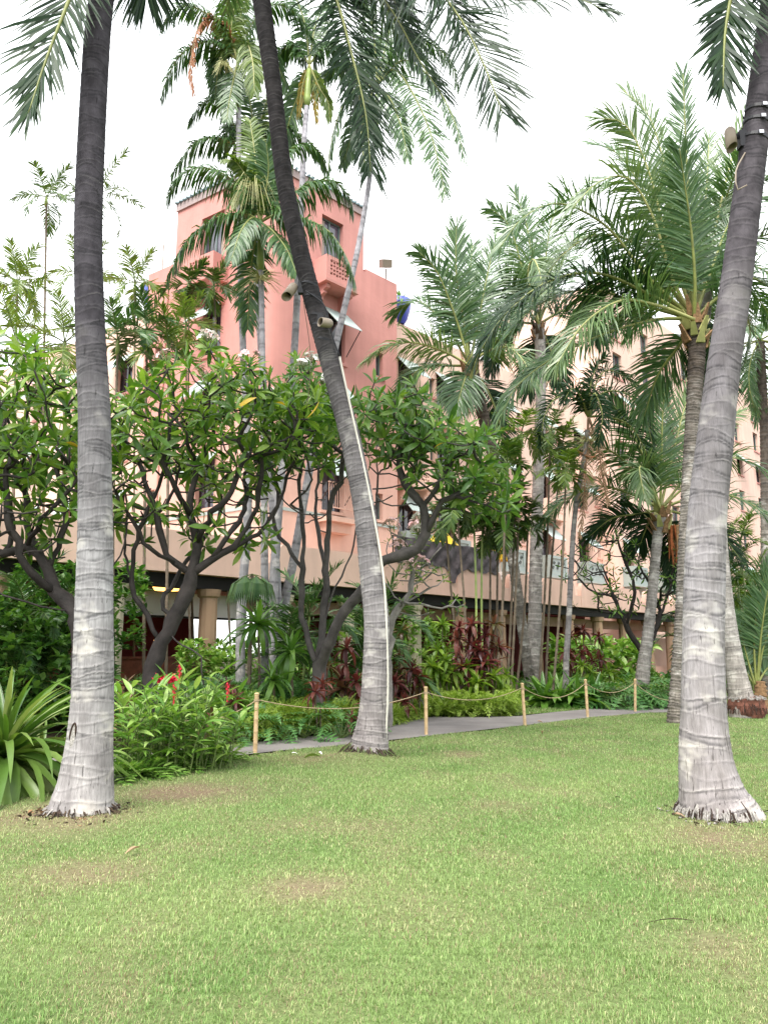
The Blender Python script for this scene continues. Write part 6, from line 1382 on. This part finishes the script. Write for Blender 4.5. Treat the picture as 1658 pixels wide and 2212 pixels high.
# ------------------------------------------------------------------ rope posts and ropes
POSTS = [(551, 1626, 1508, 0, 'bamboo rope post at the path corner beside the ginger'), (920, 1587, 1492, 0, 'second bamboo rope post, before the lime ferns'), (1133, 1567, 1483, -2, 'bamboo rope post at the grass corner'), (1268.5, 1549, 1474, -1, 'bamboo rope post in front of the crinums'), (1371, 1537, 1472, 3, 'slightly tilted bamboo rope post before the monsteras')]
tops = []
for x, y0, y1, tilt, lb in POSTS:
    b = G(x, y0); h = (y0 - y1) * b.y / 1690 * .985; root = thing('rope_post', lb, 'post', b, 'bamboo posts with a rope along the path'); mb = MB()
    ps, rs = [], []
    for k in range(6):
        z = -.05 + (h + .05) * k / 5
        for dz, r in ((0, .036), (.012, .039), (.02, .035)): ps.append(Vector((0, 0, z + dz))); rs.append(r)
    mb.tube(ps, rs, 12).build('pole', [M['bamboo']], root, smooth=True)
    MB().tube([Vector((0, 0, h + .02)), Vector((0, 0, h + .035)), Vector((0, 0, h + .05)), Vector((0, 0, h + .06))], [.038, .042, .036, .015], 12).build('cap', [M['bamboo_cap']], root, smooth=True)
    MB().tube([Vector((0, 0, h - .08)), Vector((0, 0, h - .045))], [.044, .044], 12).build('rope_wrap', [M['rope']], root)
    root.rotation_euler = (0, R(tilt), 0); tops.append(b + Vector((math.sin(R(tilt)) * h, 0, h - .06)))
def rope(a, b, sag, lb, group='ropes between the posts'):
    n = 24; pts = [a.lerp(b, k / n) - Vector((0, 0, sag * 4 * (k / n) * (1 - k / n))) for k in range(n + 1)]
    o = MB().tube(pts, .0085, 6).build('rope', [M['rope']], None, smooth=True); tag(o, lb, 'rope', group)
rl = ['long slack rope passing behind the curved palm between the first two posts', 'rope sagging before the lime ferns', 'rope sagging over the back lawn', 'short rope between the crinums and the monsteras']
for i in range(4): rope(tops[i] + Vector((.03, 0, 0)), tops[i + 1] - Vector((.03, 0, 0)), (.22, .2, .28, .24)[i], rl[i])
rope(tops[4], W(1475, 1508, 22.5), .22, 'rope end running behind the rough and broad trunks'); rope(W(395, 1556, 12.2), tops[0], .12, 'rope lying in the ginger leaves up to the corner post')
# ------------------------------------------------------------------ lamps strapped to palms
def path_at(pts, z):
    for a, b in zip(pts, pts[1:]):
        if a.z <= z <= b.z: return a.lerp(b, (z - a.z) / (b.z - a.z + 1e-6))
    return pts[-1]
def spotlight(lb, palm, px, Y, direc, ln, r, strap_y, tp, rad, cut=.5, buckle=False):
    c = W(*px, Y); root = thing('spotlight', lb, 'lamp', c, 'tan spotlights strapped to palms'); d = Vector(direc).normalized(); mb = MB()
    u = d.orthogonal().normalized(); w = d.cross(u); n = 20; ring = lambda t, q, sl=0: [d * (t + sl * math.sin(i / n * 6.283)) + (u * math.cos(i / n * 6.283) + w * math.sin(i / n * 6.283)) * q for i in range(n)]
    vs = ring(-ln * .5, r * .45) + ring(-ln * .46, r * .75) + ring(-ln * .36, r * .95) + ring(-ln * .2, r) + ring(ln * .42, r, ln * .12) + ring(ln * .42, r * .9, ln * .12) + ring(ln * .1, r * .85)
    fs = [(j * n + i, j * n + (i + 1) % n, (j + 1) * n + (i + 1) % n, (j + 1) * n + i) for j in range(6) for i in range(n)] + [tuple(range(n))]
    mb.add(vs, fs).build('housing', [M['tan']], root, smooth=True); MB().add(ring(ln * .1, r * .84), [tuple(range(n))]).build('lens', [M['dark']], root)
    tr = [path_at(tp, z + palm.location.z * 0 - palm.location.z) + palm.location for z in [W(px[0], y, Y).z for y in strap_y]]
    br = MB()
    for q in tr[:1]:
        e = q + (c - q).normalized() * rad; br.tube([e - c, -d * ln * .35], .022, 8); br.box(tuple(e - c - Vector((.05, .05, .1))), tuple(e - c + Vector((.05, .05, .1))))
    br.build('bracket', [M['black']], root)
    for q in tr:
        sm = MB(); k = 28; dirn = Vector((.28, 0, 1)).normalized() if rad < .19 else Vector((-.12, 0, 1)).normalized(); uu = Vector((1, 0, 0)); uu = (uu - dirn * uu.dot(dirn)).normalized(); ww = dirn.cross(uu); vs = []
        for i in range(k):
            o_ = (uu * math.cos(i / k * 6.283) + ww * math.sin(i / k * 6.283)) * (rad + .012); vs += [q - c + o_ - dirn * .02, q - c + o_ + dirn * .02]
        sm.add(vs, [(2 * i, 2 * ((i + 1) % k), 2 * ((i + 1) % k) + 1, 2 * i + 1) for i in range(k)]); st = sm.build('strap', [M['black']], root)
        if buckle: MB().box(tuple(q - c + Vector((-.03, -rad - .035, -.02))), tuple(q - c + Vector((.02, -rad - .014, .02)))).build('buckle', [M['steel']], st)
    return root
spotlight('tan lamp tilted down on the left of the curved trunk', p2, (627, 629), g2.y - .1, (-.35, -.3, -.75), .34, .082, (612, 640), t2, .155)
spotlight('tan lamp facing the lawn on the front of the curved trunk, lower one', p2, (702, 697), g2.y - .32, (-.5, -.75, -.25), .32, .078, (668, 690, 722), t2, .155)
spotlight('tan lamp hanging on the broad trunk high at the edge', p3, (1577, 300), g3.y - .05, (-.02, -.1, -1), .29, .062, (300, 240, 265), t3, .15, buckle=True)
def cable(lb, pts, r, mat, cat='cable', name='cable'): tag(MB().tube(catmull(pts, .08), r, 6).build(name, [mat], None, smooth=True), lb, cat)
cable('grey loop of lamp cable beside the broad trunk', [W(1608, 330, g3.y - .1), W(1588, 370, g3.y - .15), W(1592, 410, g3.y - .15), W(1612, 400, g3.y - .18)], .009, M['tan'])
def along(tp, palm, zs, side, fwd): return [path_at(tp, z) + palm.location + Vector((side, -fwd, 0)) for z in zs]
cable('black cable looped from the upper lamp down the curved trunk', [W(660, 628, g2.y - .2), W(700, 660, g2.y - .18), W(716, 720, g2.y - .15), W(733, 770, g2.y - .14)], .012, M['black'])
cable('thin dark wire hanging into the plumeria from the curved trunk', [W(655, 650, g2.y - .05), W(668, 740, g2.y - .08), W(671, 800, g2.y - .06), W(663, 880, g2.y - .05)], .006, M['stem_br'])
cpx = [(733, 770), (748, 840), (768, 930), (788, 1020), (806, 1110), (820, 1190), (830, 1270), (835, 1380), (837, 1480), (834, 1560), (831, 1628)]
cable('white conduit pipe running up the side of the curved palm trunk', [W(x, y, g2.y - .12) for x, y in cpx], .019, M['pipe'], 'pipe', 'conduit_pipe')
# ------------------------------------------------------------------ terrace and roof objects
st = thing('netting', 'black construction netting draped over the terrace railing', 'netting', FR @ Vector((5.5, TN + .03, 5.0))); mb = MB(); nx, nz = 60, 10; vs = []; o0 = st.location
rg = random.Random(4)
for i in range(nx + 1):
    s = 2.6 + 6.3 * i / nx; dip = .6 * math.exp(-((s - 5.92) / .3) ** 2)
    for j in range(nz + 1):
        v = j / nz; z = 5.85 - .035 * math.sin(i * .42) * (1 - v) - v * (.95 + dip + .05 * math.sin(i * .9)); n_ = TN + .05 + .07 * math.sin(i * .8 + j * .9) * math.sin(v * 3) + .03 * math.sin(i * 1.9 + j)
        vs.append(FR @ Vector((s, n_, z)) - o0)
mb.add(vs, [(i * (nz + 1) + j, (i + 1) * (nz + 1) + j, (i + 1) * (nz + 1) + j + 1, i * (nz + 1) + j + 1) for i in range(nx) for j in range(nz)]).build('sheet', [M['mesh']], st, smooth=True)
rl_ = MB()
for s in (2.6, 4.2, 5.8, 7.4, 8.9): rl_.tube([FR @ Vector((s, TN - .1, 4.95)) - o0, FR @ Vector((s, TN - .1, 5.88)) - o0], .03, 6)
rl_.tube([FR @ Vector((2.6, TN - .1, 5.86)) - o0, FR @ Vector((8.9, TN - .1, 5.86)) - o0], .025, 6); rl_.build('railing', [M['dkwood']], st)
def umbrella(lb, x, Yq, z0, z1, r):
    b = W(x, 1300, Yq); b.z = 4.2; root = thing('umbrella', lb, 'umbrella', b, 'yellow umbrellas on the terrace'); mb = MB(); n = 8
    MB().tube([Vector((0, 0, 0)), Vector((0, 0, z1 - 4.2 + .1))], .03, 8).build('pole', [M['white']], root)
    vs = [Vector((0, 0, z1 - 4.2))] + [Vector((math.cos(i / n * 6.283) * r, math.sin(i / n * 6.283) * r, z0 - 4.2)) for i in range(n)] + [Vector((math.cos(i / n * 6.283) * r * .96, math.sin(i / n * 6.283) * r * .96, z0 - 4.45)) for i in range(n)]
    mb.add(vs, [(0, 1 + i, 1 + (i + 1) % n) for i in range(n)] + [(1 + i, 9 + i, 9 + (i + 1) % n, 1 + (i + 1) % n) for i in range(n)]).build('canopy', [M['yellow']], root)
umbrella('yellow umbrella peeking over the netting beside the grey planter balcony', 955, 31.0, 5.9, 6.7, .75); umbrella('yellow folded umbrella between the thin palm stems', 1082, 34.5, 6.0, 7.2, .55)
w_ = thing('folding_chair', 'white folding chair at the end of the terrace netting', 'chair', FR @ Vector((9.8, TN - .8, 4.2)), None, R(-40)); 
MB().box((-.28, -.25, .42), (.28, .25, .46)).build('seat', [M['white']], w_); bk = MB(); bk.box((-.28, .22, .6), (.28, .25, .72)).box((-.28, .22, .8), (.28, .25, .95)).box((-.3, .21, .46), (-.26, .26, 1.1)).box((.26, .21, .46), (.3, .26, 1.1)).build('backrest', [M['white']], w_)
for sx in (-.27, .27):
    for sy in (-.22, .22): MB().tube([Vector((sx, sy, 0)), Vector((sx, sy, .42))], .018, 5).build('leg', [M['white']], w_)
for lb, c in (('cobalt blue roof planter with spiky leaves at the corner of the stepped wall', FR @ Vector((8.55, WN - .1, 17.6))), ('cobalt blue roof planter beside the left shoulder of the tower', FL @ Vector((8.2, WN - .1, 17.6)))):
    root = thing('roof_planter', lb, 'planter', c, 'blue planters on the roof'); k = 16; vs = []
    for z, r in ((0, .2), (.25, .36), (.75, .5), (1.25, .55), (1.3, .48)): vs += [Vector((math.cos(i / k * 6.283) * r, math.sin(i / k * 6.283) * r, z)) for i in range(k)]
    MB().add(vs, [(j * k + i, j * k + (i + 1) % k, (j + 1) * k + (i + 1) % k, (j + 1) * k + i) for j in range(4) for i in range(k)] + [tuple(range(4 * k, 5 * k))]).build('pot', [M['blue']], root, smooth=True)
    plant_leaves(root, Vector((0, 0, 1.25)), 'crin', M['crin'], 14, .9, random.Random(3), (85, 25))
fl = thing('floodlight', 'square floodlight on a short pole at the edge of the stepped roof', 'lamp', FR @ Vector((6.95, -.15, 19.1)))
MB().tube([Vector((0, 0, 0)), Vector((0, 0, .65))], .035, 8).build('pole', [M['tan']], fl); MB().box((-.26, -.16, .62), (.26, .2, 1.0), 0, Matrix.Rotation(R(25), 4, 'X') @ Matrix.Rotation(R(30), 4, 'Z')).build('housing', [M['tan']], fl)
cable('thin rooftop pole with a hooked tip beside the tower', [FL @ Vector((7.1, -.2, 19.1)), FL @ Vector((7.1, -.2, 20.3)), FL @ Vector((7.06, -.2, 20.6)), FL @ Vector((7.2, -.2, 20.7))], .03, M['tan'], 'pole', 'roof_pole')
dp = MB(); dp.tube([FL @ Vector((6.3, .06, 4.3)), FL @ Vector((6.3, .06, 18.8))], .045, 8); dp.build('downpipe', [M['pink']], hotel)
lp = thing('ceiling_lamp', 'glowing amber ceiling lamp above the white valance', 'lamp', FR @ Vector((-5.2, 2.2, 3.86))); MB().tube([Vector((0, 0, -.34)), Vector((0, 0, -.22)), Vector((0, 0, -.12))], [.38, .46, .3], 16).build('shade', [M['lamp']], lp, smooth=True); MB().tube([Vector((0, 0, -.12)), Vector((0, 0, .04))], .02, 6).build('rod', [M['iron']], lp)
for i, (s, n_, z, lb) in enumerate([(-8.6, 1.0, 1.9, 'small amber wall lamp low by the cafe column'), (-4.4, .4, 1.75, 'small amber lamp behind the fluted column'), (-12.5, -.6, 1.6, 'amber table lamp in the dark arcade')]):
    lp = thing('bar_lamp', lb, 'lamp', FR @ Vector((s, n_, z)), 'amber lamps in the arcade'); MB().tube([Vector((0, 0, 0)), Vector((0, 0, .3))], [.1, .13], 10).build('shade', [M['lamp']], lp); MB().tube([Vector((0, 0, -z + .35)), Vector((0, 0, 0))], .015, 6).build('stand', [M['iron']], lp)
# ------------------------------------------------------------------ person in the arcade
def person(lb, loc, rz):
    root = thing('person', lb, 'person', loc, None, rz)
    J = [(0, 0, .95), (0, 0, 1.15), (0, 0, 1.38), (0, .0, 1.5), (0, -.01, 1.57), (0, -.01, 1.66), (0, 0, 1.74), (-.19, 0, 1.4), (-.23, .02, 1.13), (-.22, -.1, .9), (-.22, -.14, .82), (.19, 0, 1.4), (.23, .02, 1.13), (.2, -.16, .95), (.19, -.22, .9), (-.1, 0, .9), (-.11, -.02, .5), (-.11, .02, .08), (-.11, -.14, .04), (.1, 0, .9), (.11, -.02, .5), (.12, .02, .08), (.12, -.14, .04)]
    E = [(0, 1), (1, 2), (2, 3), (3, 4), (4, 5), (5, 6), (2, 7), (7, 8), (8, 9), (9, 10), (2, 11), (11, 12), (12, 13), (13, 14), (0, 15), (15, 16), (16, 17), (17, 18), (0, 19), (19, 20), (20, 21), (21, 22)]
    Rr = [.15, .14, .15, .06, .075, .1, .07, .06, .045, .035, .04, .06, .045, .035, .04, .09, .065, .045, .04, .09, .065, .045, .04]
    def skin(name, keep, grow, mat):
        me = bpy.data.meshes.new(name); idx = {k: i for i, k in enumerate(keep)}; me.from_pydata([J[k] for k in keep], [(idx[a], idx[b]) for a, b in E if a in idx and b in idx], []); setmats(me, mat)
        o = link(name, me, root); sm = o.modifiers.new('Skin', 'SKIN'); me.skin_vertices[0]
        for i, k in enumerate(keep): me.skin_vertices[0].data[i].radius = (Rr[k] * grow, Rr[k] * grow * .8); me.skin_vertices[0].data[i].use_root = (i == 0)
        o.modifiers.new('Sub', 'SUBSURF').levels = 2; o.modifiers['Sub'].render_levels = 2; return o
    skin('body', list(range(23)), 1, solid('skin', (.42, .24, .17), .6, .05)); skin('shirt', [1, 2, 7, 11], 1.22, solid('blue_shirt', (.04, .14, .42), .8, .1)); skin('shorts', [0, 15, 16, 19, 20], 1.2, solid('dark_shorts', (.03, .03, .05), .8, .1))
    hm = MB()
    for k in range(6):
        z = k / 5; hm_r = .108 * math.cos(z * 1.45); 
        for i in range(12): hm.v.append((math.cos(i / 12 * 6.283) * hm_r, .012 + math.sin(i / 12 * 6.283) * hm_r, 1.665 + .13 * math.sin(z * 1.5)))
    hm.f = [(j * 12 + i, j * 12 + (i + 1) % 12, (j + 1) * 12 + (i + 1) % 12, (j + 1) * 12 + i) for j in range(5) for i in range(12)]; hm.m = [0] * len(hm.f); hm.build('hair', [M['fibre_dk']], root, smooth=True)
b = W(153, 1400, 20.5); b.z = .35
person('person in a blue shirt standing in the arcade behind the thick palm', b, R(-20))
# ------------------------------------------------------------------ kerb stone and fallen bits
k0, k1 = G(236, 1692), G(284, 1683); ks = thing('kerb_stone', 'short grey kerb stone at the corner of the ginger bed', 'kerb', k0)
d = (k1 - k0); MB().add([Vector(v) for v in [(0, 0, 0), d, d + Vector((.02, .14, 0)), (0.02, .14, 0), (0, 0, .07), d + Vector((0, 0, .07)), d + Vector((.02, .14, .075)), (.02, .14, .075)]], [(0, 3, 2, 1), (4, 5, 6, 7), (0, 1, 5, 4), (1, 2, 6, 5), (2, 3, 7, 6), (3, 0, 4, 7)]).build('block', [M['path']], ks)
DB = [(1160, 1561, .2, 'dead', 'dark curled husk on the path edge by the grass corner post'), (1170, 1585, .16, 'dead', 'brown husk lying on the lawn below the path'), (690, 1641, .3, 'strap', 'pale dry leaf beside the curved palm foot'), (795, 1592, .22, 'gold', 'dry leaf lying on the path'), (688, 1632, .12, 'petal', 'white blossom scrap on the lawn'), (630, 1634, .1, 'petal', 'white paper scrap on the bare lawn patch'), (1340, 1735, .25, 'fibre_dk', 'thin dark twig on the lawn'), (1500, 2010, .3, 'fibre_dk', 'long dark twig near the lower corner'), (300, 1845, .14, 'dead', 'brown leaf scrap in the dry patch'), (1455, 1770, .12, 'dead', 'brown leaf scrap by the root skirt')]
for i, (x, y, L, m, lb) in enumerate(DB):
    g = G(x, y); V, F = leaf_strip(1, .34 if 'twig' not in lb else .05, 1.0 if 'husk' in lb else .5, .7, 5, [.3, .9, 1, .8, .5, .1])
    o = link('twig' if 'twig' in lb else 'fallen_leaf', np_mesh('fallen', V * L, F, [M[m]], True), None, g + Vector((0, 0, .05 if y > 1570 else .03))); o.rotation_euler = (R(8), R(-8), i * 1.3); tag(o, lb, 'twig' if 'twig' in lb else 'fallen leaf')
